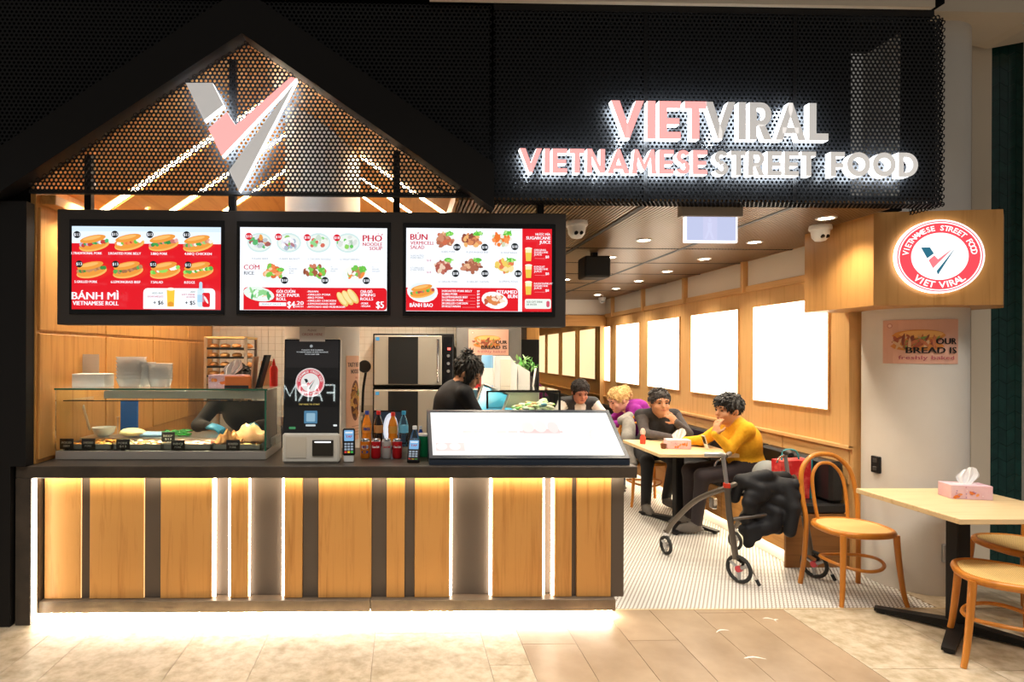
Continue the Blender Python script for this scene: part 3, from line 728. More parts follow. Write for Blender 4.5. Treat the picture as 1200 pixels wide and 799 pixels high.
# --- banh mi screen
sc1, p = screen('menu screen of bread rolls on red', (84, 266.3, 259, 362.2), (81, 258.4, 263.3, 368))
def u1(x, y): return ((x - 135) / 1000, (y - 150) / 547)
p.rect(0, 0, 1, 1, RED); p.up(); p.rect(0, 0, 1, .205, PALE); p.up(); p.rect(0, 0, 1, .06, '#d2e6f6')
G_ = ['#3f9a3c', '#6fbf4a', '#f2f0e0', '#c2402c', '#e87a3a', '#d9b4a0']
for i, (cx, cy, fl) in enumerate([(285, 258, ['#2f9a58', '#4fb36a', '#dfe3ea', '#c23a3a', '#b9a5c0']), (525, 252, ['#e8743a', '#f08c50', '#6fbf4a', '#f4f2e6', '#c94a34']), (757, 255, ['#d98c84', '#e4a49c', '#3fa050', '#2f8a44', '#c87068']), (990, 260, ['#3fa050', '#8fd07c', '#c98a6a', '#e0a08a', '#f0e6d8']),
                            (285, 438, ['#a87448', '#c08a5a', '#3c8a40', '#7a4a34']), (530, 438, ['#a06c44', '#b8825a', '#3c8a40', '#58a850']), (780, 440, ['#8fd85c', '#6fc84a', '#f2f4e4', '#e8744a']), (1003, 440, ['#98dc64', '#7acb50', '#f4e8d0', '#58b04a'])]):
    x, y = u1(cx, cy); roll(p, x, y, .205, .21, rg, fl)
p.up()
for (cx, cy), t in zip([(203, 218), (452, 214), (684, 214), (926, 214), (218, 408), (457, 408), (706, 408), (937, 410)], ['13', '15', '13', '13', '13', '13', '12', '12']):
    x, y = u1(cx, cy); p.circ(x, y, .042, '#0b1112'); p.up(); p.text('$' + t, x, y + .016, .033, WHT, align='c', bold=.01); p.lay -= 1
p.up()
for cx, cy, w, t in [(268, 338, .20, '1.TRADITIONAL PORK'), (517, 338, .215, '2.ROASTED PORK BELLY'), (745, 338, .11, '3.BBQ PORK'), (1003, 337, .18, '4.BBQ CHICKEN'), (263, 523, .15, '5.GRILLED PORK'), (525, 523, .195, '6.LEMONGRASS BEEF'), (731, 523, .08, '7.SALAD'), (947, 523, .07, '8.EGGS')]:
    x, y = u1(cx, cy); p.text(t, x, y + .014, .028, WHT, w, 'c', .02)
x, y = u1(172, 637); p.text('BÁNH MÌ', x, y, .085, WHT, .305, 'l', .02)
x, y = u1(178, 675); p.text('VIETNAMESE ROLL', x, y, .048, WHT, .30, 'l', .02)
a, b = u1(642, 562); c, d = u1(1118, 700); p.rrect(a, b, c, 1, .05, WHT, (1, 1, 0, 0)); p.up(2)
x, y = u1(775, 600); p.text('ADD ANY', x, y, .02, '#52705a', .075, 'r'); x, y = u1(775, 622); p.text('SUGARCANE JUICE', x, y, .02, '#c0405a', .105, 'r')
x, y = u1(775, 668); p.text('+ $6', x, y, .045, INK, None, 'r', .02)
x, y = u1(985, 590); p.text('ADD', x, y, .02, '#52705a', .03, 'r'); x, y = u1(985, 608); p.text('SOFT DRINK', x, y, .02, '#c0405a', .09, 'r'); x, y = u1(985, 624); p.text('OR WATER', x, y, .02, '#c0405a', .06, 'r')
x, y = u1(985, 668); p.text('+ $5', x, y, .045, INK, None, 'r', .02)
a, b = u1(797, 568); c, d = u1(850, 682); p.poly([(a + .004, d), (c - .004, d), (c, b), (a, b)], '#f2c53c'); p.up(); p.ell((a + c) / 2, b, .028, .018, '#f6f3e4'); p.ell((a + c) / 2, d - .03, .02, .03, '#e0952c')
a, b = u1(1000, 560); c, d = u1(1045, 684); p.rrect(a, b, c, d, .03, '#cfe6f2'); p.rrect(a + .012, b - .075, c - .012, b + .03, .02, '#b5d4e6'); p.up(); p.rect(a, b + .08, c, d - .06, '#a9d2ea')
a, b = u1(1033, 590); c, d = u1(1084, 684); p.rrect(a, b, c, d, .02, '#dc1022'); p.up(); p.ell((a + c) / 2, (b + d) / 2, .008, .05, '#f6dede', .5)
p.build('screen_image', M_SCR, sc1)
# --- pho / com screen
sc2, p = screen('menu screen of noodle soup and rice on white', (281, 267.5, 453.7, 363.2), (277, 260.7, 458, 368.8))
def u2(x, y): return ((x - 120) / 985, (y - 157) / 546)
p.rect(0, 0, 1, 1, WHT); p.up()
for cx, cols in ((250, ['#d8dde2', '#b9c0c6', '#e8ecef', '#57b06a', '#e39a4a', '#a05a58']), (447, ['#e2e2ea', '#c9c9d6', '#8fc46c', '#b07a84', '#f0f0f4', '#a9b8c9']), (645, ['#e6ece4', '#c6d8c8', '#8fd08a', '#d06a58', '#f4f4ee']), (842, ['#e8ece8', '#62c05a', '#8ccf5e', '#d5dad6', '#b0c4b4'])):
    x, y = u2(cx, 258); p.ell(x, y, .083, .118, '#c9e0de'); p.up(); p.ell(x, y, .074, .098, '#e4ebe6'); blob_food(p, x, y, .062, .075, cols, 22, rg); p.up()
p.up()
for cx, cy in ((182, 220), (379, 222), (571, 225), (769, 225)):
    x, y = u2(cx, cy); p.circ(x, y, .042, '#d4102a'); p.up(); p.text('$18', x, y + .015, .03, WHT, align='c', bold=.01); p.lay -= 1
p.up()
x, y = u2(943, 247); p.text('PHỞ', x, y, .075, '#c41230', .13, 'l', .02); x, y = u2(943, 278); p.text('NOODLE', x, y, .042, '#c41230', .132, 'l', .015); x, y = u2(1072, 305); p.text('SOUP', x, y, .042, '#c41230', .085, 'r', .015)
for cx, t, w in ((258, '9.RARE BEEF', .11), (452, '10.BEEF BRISKET', .14), (650, '11.CHICKEN NOODLE', .16), (852, '12.VEGETARIAN', .13)):
    x, y = u2(cx, 372); p.text(t, x, y, .02, '#8a949a', w, 'c', 0)
x, y = u2(150, 437); p.text('CƠM', x, y, .055, '#c41230', .105, 'l', .01); x, y = u2(152, 472); p.text('RICE', x, y, .042, '#4a5058', .067, 'l', .01)
p.rect(*u2(150, 384), *u2(1072, 386), '#dde6ea')
for cx, cols, tx, ts in ((352, ['#e8834a', '#f0a070', '#d86a34', '#7cc24c', '#f2c9a0'], 452, ('13.', 'ROASTED', 'PORK', 'BELLY')), (622, ['#a0583c', '#8a4a34', '#7cc24c', '#e8834a', '#f0f0e8', '#c9785a'], 730, ('14.', 'GRILLED', 'PORK')), (898, ['#c08058', '#a8684a', '#6fbf4a', '#f08a3c', '#f0f0e8'], 1005, ('15.', 'GRILLED', 'CHICKEN'))):
    x, y = u2(cx, 455); p.up(); p.ell(x, y + .03, .095, .11, '#eaf1f4'); blob_food(p, x, y - .01, .068, .072, cols, 24, rg); p.up(); blob_food(p, x + .045, y - .03, .026, .03, ['#63bb45', '#8fd45c'], 8, rg)
    p.up(); x, y = u2(cx + 70, 508); p.circ(x, y, .043, '#10181c'); p.up(); p.text('$18', x, y + .015, .03, WHT, align='c', bold=.01)
    for k, t in enumerate(ts): x, y = u2(tx, 423 + 14 * k); p.text(t, x, y, .016, '#7d888f', None, 'l', 0)
p.up(); a, b = u2(153, 556); p.rrect(a, b, 1, 1, .04, RED, (1, 1, 1, 0)); p.up()
x, y = u2(255, 600); p.ell(x, y, .105, .085, '#e3efe6', -.18); blob_food(p, x, y, .085, .058, ['#8fcf8a', '#dfeadf', '#4fa860', '#f0d0b0', '#e8f4ea'], 18, rg); p.up()
for t, yy, w in (('GỎI CUỐN', 592, .125), ('RICE PAPER', 617, .155), ('ROLL', 642, .065)):
    x, y = u2(372, yy); p.text(t, x, y, .036, WHT, w, 'l', .02)
p.rect(*u2(258, 655), *u2(436, 678), WHT); p.up(); x, y = u2(275, 672); p.text('PEANUT SAUCE', x, y, .02, '#7a848a', .13, 'l', 0)
x, y = u2(445, 688); p.text('$4', x, y, .075, WHT, .05, 'l', .02); x, y = u2(498, 670); p.text('.20', x, y, .045, WHT, .055, 'l', .015); x, y = u2(500, 686); p.text('EACH', x, y, .02, WHT, .05, 'l', .02)
for k, t in enumerate(('PRAWN', 'GRILLED PORK', 'BBQ PORK', 'GRILLED CHICKEN', 'LEMONGRASS BEEF', 'AVOCADO AND MUSHROOM')):
    x, y = u2(575, 588 + 20 * k); p.text('-' + t, x, y, .022, WHT, .012 * len(t) + .015, 'l', .02)
for k in range(3):
    p.up(); x, y = u2(810 + 35 * k, 632 - 10 * k); p.ell(x, y, .058, .045, '#e3c069', -.95, 16); p.up(); p.ell(x - .004, y - .008, .05, .03, '#f2dc9a', -.95, 14)
p.up()
for t, yy, w in (('CHẢ GIÒ', 590, .08), ('SPRING', 612, .10), ('ROLLS', 638, .085)):
    x, y = u2(930, yy); p.text(t, x, y, .034, WHT, w, 'l', .02)
for t, yy in (('-PORK', 664), ('-VEGAN', 682)): x, y = u2(932, yy); p.text(t, x, y, .022, WHT, None, 'l', .02)
x, y = u2(1085, 688); p.text('$5', x, y, .08, WHT, .05, 'r', .02)
p.build('screen_image', M_SCR, sc2)
# --- bun / bao screen
sc3, p = screen('menu screen of vermicelli salad and steamed buns', (475.8, 268.4, 646.7, 364.4), (472, 262.8, 651, 370.6))
def u3(x, y): return ((x - 90) / 975, (y - 162) / 548)
p.rect(0, 0, 1, 1, WHT); a, b = u3(866, 165); p.up(); p.rect(a, 0, 1, 1, RED)
x, y = u3(118, 240); p.text('BÚN', x, y, .07, '#c41230', .115, 'l', .02); x, y = u3(118, 272); p.text('VERMICELLI', x, y, .042, '#c41230', .17, 'l', .012); x, y = u3(118, 300); p.text('SALAD', x, y, .042, '#c41230', .095, 'l', .012)
for t, yy in (('16.ROASTED', 350), ('PORK BELLY', 364), ('17.GRILLED', 430), ('CHICKEN', 444)): x, y = u3(120, yy); p.text(t, x, y, .02, '#7d888f', .09, 'l', 0)
for yy in (382, 460): x, y = u3(228, yy); p.text('$18', x, y, .024, '#c97a90', None, 'l', .01); p.rect(*u3(118, yy + 8), *u3(262, yy + 9.5), '#dfe6ea')
for cx, cy, cols in ((350, 240, ['#c9886a', '#b06a50', '#e8c090', '#c86a4a']), (535, 240, ['#b0664a', '#8a4a38', '#e8b070', '#d88a5a']), (735, 235, ['#e8742c', '#f09050', '#c9d0b0', '#e8e4d8']), (340, 415, ['#b86a5a', '#d0907c', '#a85448', '#e8c8b0']), (535, 415, ['#a8644c', '#c98a6c', '#e0b088', '#8a4c3a']), (755, 415, ['#e8c860', '#f0dca0', '#e0784c', '#d9b860'])):
    x, y = u3(cx, cy); p.up(); p.ell(x, y + .02, .085, .11, '#eef3f4'); blob_food(p, x - .01, y, .062, .075, cols, 22, rg); p.up(); blob_food(p, x + .03, y - .075, .032, .03, ['#5cbc3c', '#8fd860', '#b6e48c'], 8, rg)
    p.up(); x, y = u3(cx + 78, cy + 48); p.circ(x, y, .043, '#10181c'); p.up(); p.text('$18', x, y + .015, .03, WHT, align='c', bold=.01)
for cx, cy, t in ((368, 328, '18.BBQ PORK'), (560, 330, '19.LEMONGRASS BEEF'), (770, 332, '20.VEGETARIAN'), (368, 524, '21.GRILLED PORK'), (565, 524, '22.GRILLED CHICKEN'), (768, 520, '23.SPRING ROLLS')):
    x, y = u3(cx, cy); p.text(t, x, y, .02, '#7d888f', .0085 * len(t), 'c', 0)
p.up(); a, b = u3(92, 558); c, d = u3(834, 710); p.rrect(0, b, c, 1, .05, RED, (0, 1, 0, 0)); p.up()
x, y = u3(198, 585); p.ell(x, y, .105, .128, '#eef6f8', -.1); p.up(); p.ell(x, y, .09, .105, '#dfeaec', -.1); roll(p, x, y - .01, .17, .17, rg, ['#b0504a', '#c86a5a', '#6fc050', '#f08a40', '#4fa848'])
p.up(); x, y = u3(115, 686); p.text('BÁNH BAO', x, y, .045, WHT, .155, 'l', .02)
for k, t in enumerate(('24.ROASTED PORK BELLY', '25.BBQ PORK', '26.LEMONGRASS BEEF', '27.GRILLED PORK', '28.GRILLED CHICKEN', '29.VEGETARIAN')):
    x, y = u3(325, 587 + 20 * k); p.text(t, x, y, .024, WHT, .0098 * len(t), 'l', .02); x, y = u3(576, 587 + 20 * k); p.text('$9', x, y, .022, WHT, None, 'r', .02)
    p.rect(*u3(325 + 10.5 * len(t), 586 + 20 * k), *u3(548, 587.2 + 20 * k), '#f0b8bc')
x, y = u3(676, 640); p.ell(x, y, .09, .10, '#f2f4f2', -.2); blob_food(p, x, y, .065, .055, ['#d9824a', '#c0583c', '#f0d8c0', '#e8a070'], 16, rg); p.up()
x, y = u3(825, 597); p.text('STEAMED', x, y, .042, WHT, .14, 'r', .02); x, y = u3(825, 625); p.text('BUN', x, y, .042, WHT, .062, 'r', .02)
x, y = u3(1043, 214); p.text('NƯỚC MÍA', x, y, .028, WHT, .10, 'r', .015); x, y = u3(1045, 240); p.text('SUGARCANE', x, y, .036, WHT, .165, 'r', .022); x, y = u3(1045, 267); p.text('JUICE', x, y, .036, WHT, .075, 'r', .022)
for k, (yy, ts) in enumerate(((300, ('ORIGINAL', 'SUGARCANE', 'JUICE')), (410, ('KUMQUAT', 'SUGARCANE', 'JUICE')), (520, ('PASSIONFRUIT', 'SUGARCANE', 'JUICE')))):
    a, b = u3(877, yy); c, d = u3(922, yy + 82); p.up(); p.poly([(a + .006, d), (c - .006, d), (c, b), (a, b)], '#e8c44c'); p.up(); p.rect(a + .003, b + .012, c - .003, b + .05, '#f4e9b4'); p.ell((a + c) / 2, b, .024, .014, '#f8f4dc')
    for j, t in enumerate(ts): x, y = u3(936, yy + 15 + 15 * j); p.text(t, x, y, .022, WHT, .0105 * len(t), 'l', .012)
    x, y = u3(1035, yy + 62); p.text('$8', x, y, .03, WHT, None, 'r', .015); p.rect(*u3(940, yy + 64), *u3(1008, yy + 65.5), '#f2a8ae')
p.up(); p.rrect(*u3(876, 630), *u3(1049, 694), .02, '#e8efe6'); p.up(); x, y = u3(886, 655); p.text('ADD SOFT DRINK', x, y, .022, '#5a6a60', .11, 'l', .01); x, y = u3(886, 672); p.text('OR WATER', x, y, .022, '#5a6a60', .07, 'l', .01); p.rrect(*u3(1018, 642), *u3(1040, 684), .02, '#d05068')
p.build('screen_image', M_SCR, sc3)

# ------------------------------------------------------------------ timber box with the round sign
A_, B_ = Vector((3.025, 3.765, 0)), Vector((XX(1175, 3.65), 3.65, 0))
BZ_0, BZ_1 = W(1037, 358, 3.765).z, W(1037, 249, 3.765).z
bx = thing('sign_box', 'timber box wrapped around the column head, carrying a round sign', 'sign box', (3.4, 4.0, BZ_0))
obj('box_body', MB().prism([(A_.x, A_.y), (B_.x, B_.y), (4.0, 3.88), (4.0, 4.42), (3.025, 4.42)], lambda a, b, d: (a, b, d), BZ_0, BZ_1), M_OAKD, bx)
bu = (B_ - A_).normalized(); bn = bu.cross(Vector((0, 0, 1)))
dc = A_ + bu * ((B_ - A_).length * .49) + Vector((0, 0, W(1104, 301, 3.7).z)); RD = .232
rs = thing('round_sign', 'round glowing red and white logo sign on the timber box', 'sign', dc + bn * .02)
Md = Matrix.Translation(dc) @ Matrix((bu.to_4d() * Vector((1.10, 1.10, 1.10, 0)), Vector((0, 0, 1, 0)), (bn.x, bn.y, bn.z, 0), (0, 0, 0, 1))).transposed()
obj('sign_body', MB().lathe([(RD, .012), (RD, .03)], (0, 0, 0), 56).xf(Md), mat('sign_edge_glow', (1, 1, 1), .5, emit=(1, .93, .80), es=3.0), rs)
obj('sign_back', MB().lathe([(RD * .9, .002), (RD * .9, .012)], (0, 0, 0), 40).xf(Md), M_WHITE, rs)
def badge(p, cx, cy, R, top, bottom, red='#e0404c', dark='#1e5f74', pink='#e87078', white='#fffdfa'):   # the round shop badge
    p.circ(cx, cy, R, white, 48); p.up(); p.ring(cx, cy, R * .93, R * .955, '#d83a54', 56); p.ring(cx, cy, R * .64, R * .90, red, 56); p.up()
    p.arc_text(top, cx, cy, R * .77, R * .135, white, 176, 4, False, .02); p.arc_text(bottom, cx, cy, R * .77, R * .165, white, 226, 314, True, .02)
    k = R * p.h / p.w
    def q(pts, c): p.poly([(cx + x * k, cy - y * R) for x, y in pts], c)
    q([(-.42, .25), (-.22, .25), (-.13, .08), (-.28, -.05)], dark); q([(-.25, -.10), (-.12, .03), (-.04, -.08), (.30, .22), (-.15, -.32)], pink)
    q([(-.07, -.40), (.36, .25), (-.04, -.50)], dark)
pr = Print(dc - bu * RD * 1.1 + Vector((0, 0, -RD)) + bn * .0302, bu, (0, 0, 1), 2 * RD * 1.1, 2 * RD)
pr.step = .0004
class _E(Print): pass
pr.w = 2 * RD; badge(pr, .5, .5, .5, 'VIETNAMESE STREET FOOD', 'VIET VIRAL')
pr.V = [(x * 1.10, y, l) for x, y, l in pr.V]
pr.build('sign_face', vcol('badge_print', 1.25, .3), rs)
# ------------------------------------------------------------------ posters curved round the columns
def bend_on(cx, cy, r, phi0, z0):
    return lambda x, y, l: Vector((cx + (r + .003 + l) * math.sin(phi0 + x / r), cy - (r + .003 + l) * math.cos(phi0 + x / r), z0 + y))
def phi_at(px, cx, cy, r):
    best = None
    for k in range(-900, 901):
        f = k / 10 * math.pi / 180; P_ = Vector((cx + r * math.sin(f), cy - r * math.cos(f), 1.6)); nrm = Vector((math.sin(f), -math.cos(f), 0))
        if nrm.dot(-Vector((P_.x, P_.y, 0))) <= 0: continue
        e = abs(XX(px, P_.y) - P_.x)
        if best is None or e < best[0]: best = (e, f)
    return best[1]
M_PAPER = vcol('poster_print', 0., .55)
def grid(p, col, nx=14):                          # paper cut into strips so it can follow the curve
    for i in range(nx): p.rect(i / nx, 0, (i + 1) / nx, 1, col)
    p.up()
def bread_poster(p, rg):
    grid(p, '#dba994')
    p.circ(.10, .13, .055, '#c98f80'); p.up(); p.circ(.10, .13, .035, '#e8c4b4'); p.up()
    for (cx, cy, rx, ry, c) in ((.47, .36, .34, .13, '#d98f42'), (.50, .33, .28, .08, '#ebb46a'), (.45, .60, .34, .11, '#cf8440')): p.ells(cx, cy, rx, ry, c); p.up()
    blob_food(p, .42, .50, .30, .09, ['#a8583c', '#7a9a4c', '#d8b088', '#c2744c', '#8a4a38'], 34, rg); p.up()
    p.text('OUR', .955, .56, .135, '#15110f', .28, 'r', .022); p.text('BREAD IS', .955, .76, .135, '#15110f', .64, 'r', .022)
    p.text('freshly baked', .92, .90, .085, '#a8405a', .70, 'r', 0)
f0, f1 = phi_at(1035, 3.622, 4.146, .296), phi_at(1122, 3.622, 4.146, .296)
yy = 4.146 - .296 * math.cos((f0 + f1) / 2); z0, z1 = ZZ(424, yy), ZZ(371, yy)
pp = Print((0, 0, 0), (1, 0, 0), (0, 0, 1), (f1 - f0) * .296, z1 - z0); bread_poster(pp, random.Random(8))
o = pp.build('column_poster', M_PAPER, None, bend_on(3.622, 4.146, .296, f0, z0)); tag(o, 'pink poster of a filled bread roll on the column below the timber box', 'poster')
f1 = phi_at(420, -.603, 4.478, .278); f0 = f1 - .62
yy = 4.478 - .278 * math.cos(f1); z0, z1 = ZZ(514, yy), ZZ(417, yy)
pp = Print((0, 0, 0), (1, 0, 0), (0, 0, 1), (f1 - f0) * .278, z1 - z0); grid(pp, '#e6b596'); pp.up()
pp.text('TASTY BEEF', .95, .13, .05, '#3c2a24', .86, 'r', .02); pp.text('NOODLES', .95, .21, .05, '#3c2a24', .66, 'r', .02); pp.text('soup', .8, .27, .03, '#b04038', .2, 'r'); pp.up()
pp.ells(.62, .53, .36, .24, '#7a4a34'); pp.up(); pp.ells(.62, .53, .31, .20, '#5c2f1e'); blob_food(pp, .62, .53, .27, .17, ['#a8702c', '#c98a3c', '#6a3420', '#d9a85c', '#7c8a3c', '#8a4a2c'], 40, random.Random(2)); pp.up()
for k in range(4): pp.rect(.30, .83 + .035 * k, .92, .836 + .035 * k, '#a87a60')
o = pp.build('noodle_poster', M_PAPER, None, bend_on(-.603, 4.478, .278, f0, z0)); tag(o, 'peach poster of a beef noodle bowl on the column behind the kiosk', 'poster')
a, b = W(549, 416, 6.295), W(596, 386, 6.295)
po = tag(obj('wall_poster', MB().box(a.x, b.x, 6.292, 6.30, a.z, b.z), mat('paper', '#e8c0a8', .6)), 'pink bread poster on the grey wall above the prep counter', 'poster')
pp = Print((a.x, 6.2915, a.z), (1, 0, 0), (0, 0, 1), b.x - a.x, b.z - a.z); bread_poster(pp, random.Random(9)); pp.build('poster_print', M_PAPER, po)
# ------------------------------------------------------------------ food display case on the counter
def rpts(cx, cy, r, a0, a1, n): return [(cx + r * math.cos(math.radians(a0 + (a1 - a0) * k / n)), cy + r * math.sin(math.radians(a0 + (a1 - a0) * k / n))) for k in range(n + 1)]
C0, C1, CYF, CYB, CZ = XL + .03, -.846, 3.71, 4.18, 1.358
dc_ = thing('display_case', 'glass food display case with steel base on the left of the counter', 'display case', ((C0 + C1) / 2, (CYF + CYB) / 2, ZT))
obj('base', MB().box(C0, C1, CYF, CYB, ZT, ZT + .055, .004), mat('satin_steel', (.50, .46, .41), .34, .45), dc_)
obj('front_glass', MB().box(C0, C1, CYF + .002, CYF + .008, ZT + .055, CZ), M_PANE, dc_)
obj('side_glass', MB().box(C1 - .008, C1 - .002, CYF + .01, CYB, ZT + .055, CZ), M_PANE, dc_)
tg = obj('top_glass', MB().box(C0, C1 + .01, CYF - .01, CYB, CZ, CZ + .008), M_PANE, dc_)
obj('glass_edge', MB().box(C0, C1 + .01, CYF - .012, CYF - .009, CZ - .001, CZ + .009), M_GLEDGE, tg)
obj('glass_edge', MB().box(C1 - .010, C1 + .001, CYF + .0015, CYF + .010, ZT + .055, CZ), M_GLEDGE, dc_)
obj('shelf_glass', MB().box(C0 + .02, C1 - .02, CYF + .05, CYB - .05, CZ - .075, CZ - .069), M_PANE, dc_)
lm = obj('lamp_housing', MB().box(C0 + .25, C1 - .03, CYF + .10, CYF + .16, CZ - .04, CZ - .012, .003), MATS['satin_steel'], dc_)
obj('lamp_lip', MB().box(C0 + .25, C1 - .03, CYF + .094, CYF + .10, CZ - .060, CZ - .012), MATS['satin_steel'], lm)
obj('lamp_tube', MB().box(C0 + .27, C1 - .05, CYF + .105, CYF + .155, CZ - .052, CZ - .0405), mat('case_lamp', (1, 1, 1), .5, emit=(1, .85, .58), es=75.0), lm)
obj('strut', MB().tube([(W(96, 470, 4.1)), (W(105, 503, 3.9))], .008, 6), M_STEEL, dc_)
M_TRAY = M_STEEL; M_BREAD = mottled('bread_crust', '#c9793a', '#e8b878', 9., .5, (.3, .7), .3)
M_FLOUR = mottled('pale_dough', '#e8d3b0', '#f2e6cf', 8., .6, (.3, .7), .2)
def tray(x0, x1, y0, y1, z, label):
    t = obj('food_tray', MB().box(x0, x1, y0, y1, z, z + .006).box(x0, x1, y0, y0 + .006, z, z + .035).box(x0, x1, y1 - .006, y1, z, z + .035).box(x0, x0 + .006, y0, y1, z, z + .035).box(x1 - .006, x1, y0, y1, z, z + .035), M_TRAY)
    return tag(t, label, 'tray', 'steel trays in the display case')
tw_ = (C1 - C0 - .06) / 4
fills = [('pickled vegetable', ['#e8a23c', '#f0c878', '#d98a34'], 'first'), ('shredded carrot and radish', ['#f0dcc0', '#e8c8a8', '#f08a4c'], 'second'), ('sliced cold meat', ['#d98a7c', '#e8b0a0', '#f2d0c0'], 'third'), ('crisp crackling', ['#e0b068', '#c9853c'], 'fourth')]
rg = random.Random(12)
for i, (nm, cols, od) in enumerate(fills):
    x0 = C0 + .03 + i * tw_; tray(x0, x0 + tw_ - .01, CYF + .03, CYF + .27, ZT + .057, 'steel food tray holding %s in the display case' % nm)
    fm = MB(); ms = [mat('food_' + c[1:], c, .5) for c in cols]
    for k in range(70):
        fm.mi = rg.randrange(len(ms)); fm.ell((x0 + .02 + rg.random() * (tw_ - .05), CYF + .045 + rg.random() * .21, ZT + .068 + rg.random() * .02), (.012 + .014 * rg.random(), .008 + .01 * rg.random(), .008), 6, 4)
    tag(obj('tray_filling', fm, ms, smooth=60), 'heap of %s in a steel tray' % nm, 'food', kind='stuff')
def lumpy(name, c, r, m, seed, label, cat, grp=None, n=20):
    g = random.Random(seed); mb = MB().ell((0, 0, 0), (1, 1, 1), n, 12); out = []
    ph = [g.random() * 6 for _ in range(6)]
    for x, y, z in mb.v:
        k = 1 + .10 * math.sin(3 * x + ph[0]) * math.sin(4 * y + ph[1]) + .06 * math.sin(7 * x + 5 * z + ph[2])
        out.append((c[0] + x * r[0] * k, c[1] + y * r[1] * k, c[2] + r[2] + z * r[2] * (1 if z > 0 else 1)))
    mb.v = out; return tag(obj(name, mb, m, smooth=60), label, cat, grp)
def at_case(px, py, Y): return W(px, py, Y)
zt = ZT + .10
M_RP = mottled('roast_crackling', '#a85a26', '#e0a868', 14., .4, (.3, .7), .6); M_CK = mottled('pale_crackling', '#e6b48c', '#c4824c', 9., .45, (.35, .7), .6)
def slab_food(name, cx, cy, z, w, d, hgt, m, seed, label, cat, rz):          # a folded, wavy slab of crackling
    g = random.Random(seed); nx, ny = 16, 8; vs = []
    for top in (0, 1):
        for j in range(ny + 1):
            for i in range(nx + 1):
                u, v = i / nx - .5, j / ny - .5; e = (1 - (2 * abs(u)) ** 4) * (1 - (2 * abs(v)) ** 4)
                zz = hgt * (.35 + .65 * math.cos(u * 2.6) ** 2) * e + .012 * math.sin(u * 23 + seed) + .010 * math.sin(v * 19 + u * 9) if top else 0
                x, y = u * w * (1 + .08 * math.sin(v * 9 + seed)), v * d * (1 + .1 * math.sin(u * 11)); vs.append((cx + x * math.cos(rz) - y * math.sin(rz), cy + x * math.sin(rz) + y * math.cos(rz), z + max(zz, .004 * top)))
    n = (nx + 1) * (ny + 1); fs = []
    for j in range(ny):
        for i in range(nx):
            a = j * (nx + 1) + i; q = (a, a + 1, a + nx + 2, a + nx + 1); fs += [q[::-1], tuple(k + n for k in q)]
    rim = [i for i in range(nx + 1)] + [j * (nx + 1) + nx for j in range(1, ny + 1)] + [ny * (nx + 1) + i for i in range(nx - 1, -1, -1)] + [j * (nx + 1) for j in range(ny - 1, 0, -1)]
    fs += [(rim[k], rim[(k + 1) % len(rim)], rim[(k + 1) % len(rim)] + n, rim[k] + n) for k in range(len(rim))]
    return tag(obj(name, MB().add(vs, fs), m, smooth=50), label, cat)
b = at_case(268, 520, 3.80); slab_food('roast_pork', b.x, 3.80, ZT + .10, .17, .10, .065, M_RP, 3, 'browned roast pork piece leaning at the right end of the display case', 'roast pork', .5)
b = at_case(292, 515, 3.88); slab_food('crackling_sheet', b.x, 3.89, ZT + .10, .25, .14, .095, M_CK, 5, 'large pale crackling sheet beside the roast pork in the case', 'crackling', -.1)
b = at_case(155, 505, 4.05); lumpy('yellow_cloth', (b.x, 4.05, 1.025), (.085, .06, .028), mottled('yellow_cheese', '#f2d890', '#f6e6bc', 6., .5, (.3, .7)), 6, 'folded pale yellow cloth on the ledge behind the food trays', 'cloth')
b = at_case(122, 505, 4.08); t = tag(obj('white_bowl', MB().lathe([(.035, 0), (.06, .02), (.075, .06), (.070, .06), (.055, .022), (.0, .012)], (b.x, 4.08, 1.022), 24), M_WHITE, smooth=40), 'white bowl beside the yellow cloth behind the food trays', 'bowl')
sl_ = obj('rear_ledge', MB().box(C0, C1, 3.99, CYB - .005, ZT + .055, 1.022), M_STEEL, dc_)
b = at_case(124, 495, 4.55); t = thing('stock_pot', 'small steel pot with lid behind the display case', 'pot', (b.x, 4.55, 0.95))
obj('pot_body', MB().lathe([(.085, 0.95), (.09, .96), (.09, 1.10), (.095, 1.10)], (b.x, 4.55, 0), 24), M_STEEL, t, 40); obj('lid', MB().lathe([(.095, 1.10), (.07, 1.115), (.015, 1.118), (.012, 1.135), (0, 1.136)], (b.x, 4.55, 0), 24), M_STEEL, t, 40)
b = at_case(151, 490, 4.5); t = tag(obj('cutting_board', MB().box(b.x - .065, b.x + .065, 4.50, 4.52, .95, 1.275, .006), mat('blue_board', '#1c5fae', .5)), 'blue plastic cutting board standing behind the display case', 'cutting board')
t = tag(obj('folded_cloth', MB().box(W(165, 500, 4.08).x, W(196, 500, 4.08).x, 4.03, 4.12, 1.022, 1.05, .012), mat('blue_cloth', '#8fb2d4', .8)), 'folded pale blue cloth on the case ledge', 'cloth')
fm = MB(); g = random.Random(4)
for k in range(90):
    c_ = (W(208, 497, 4.1).x + (g.random() - .5) * .17, 4.09 + (g.random() - .5) * .10, 1.03 + g.random() * .03); fm.ell(c_, (.016, .012, .006), 6, 4)
tag(obj('herb_heap', fm, mat('coriander_green', '#2f8f3c', .6), smooth=60), 'heap of bright green herbs on the ledge behind the trays', 'herbs', kind='stuff')
M_TAG = mat('price_tag_black', '#2b2422', .5)
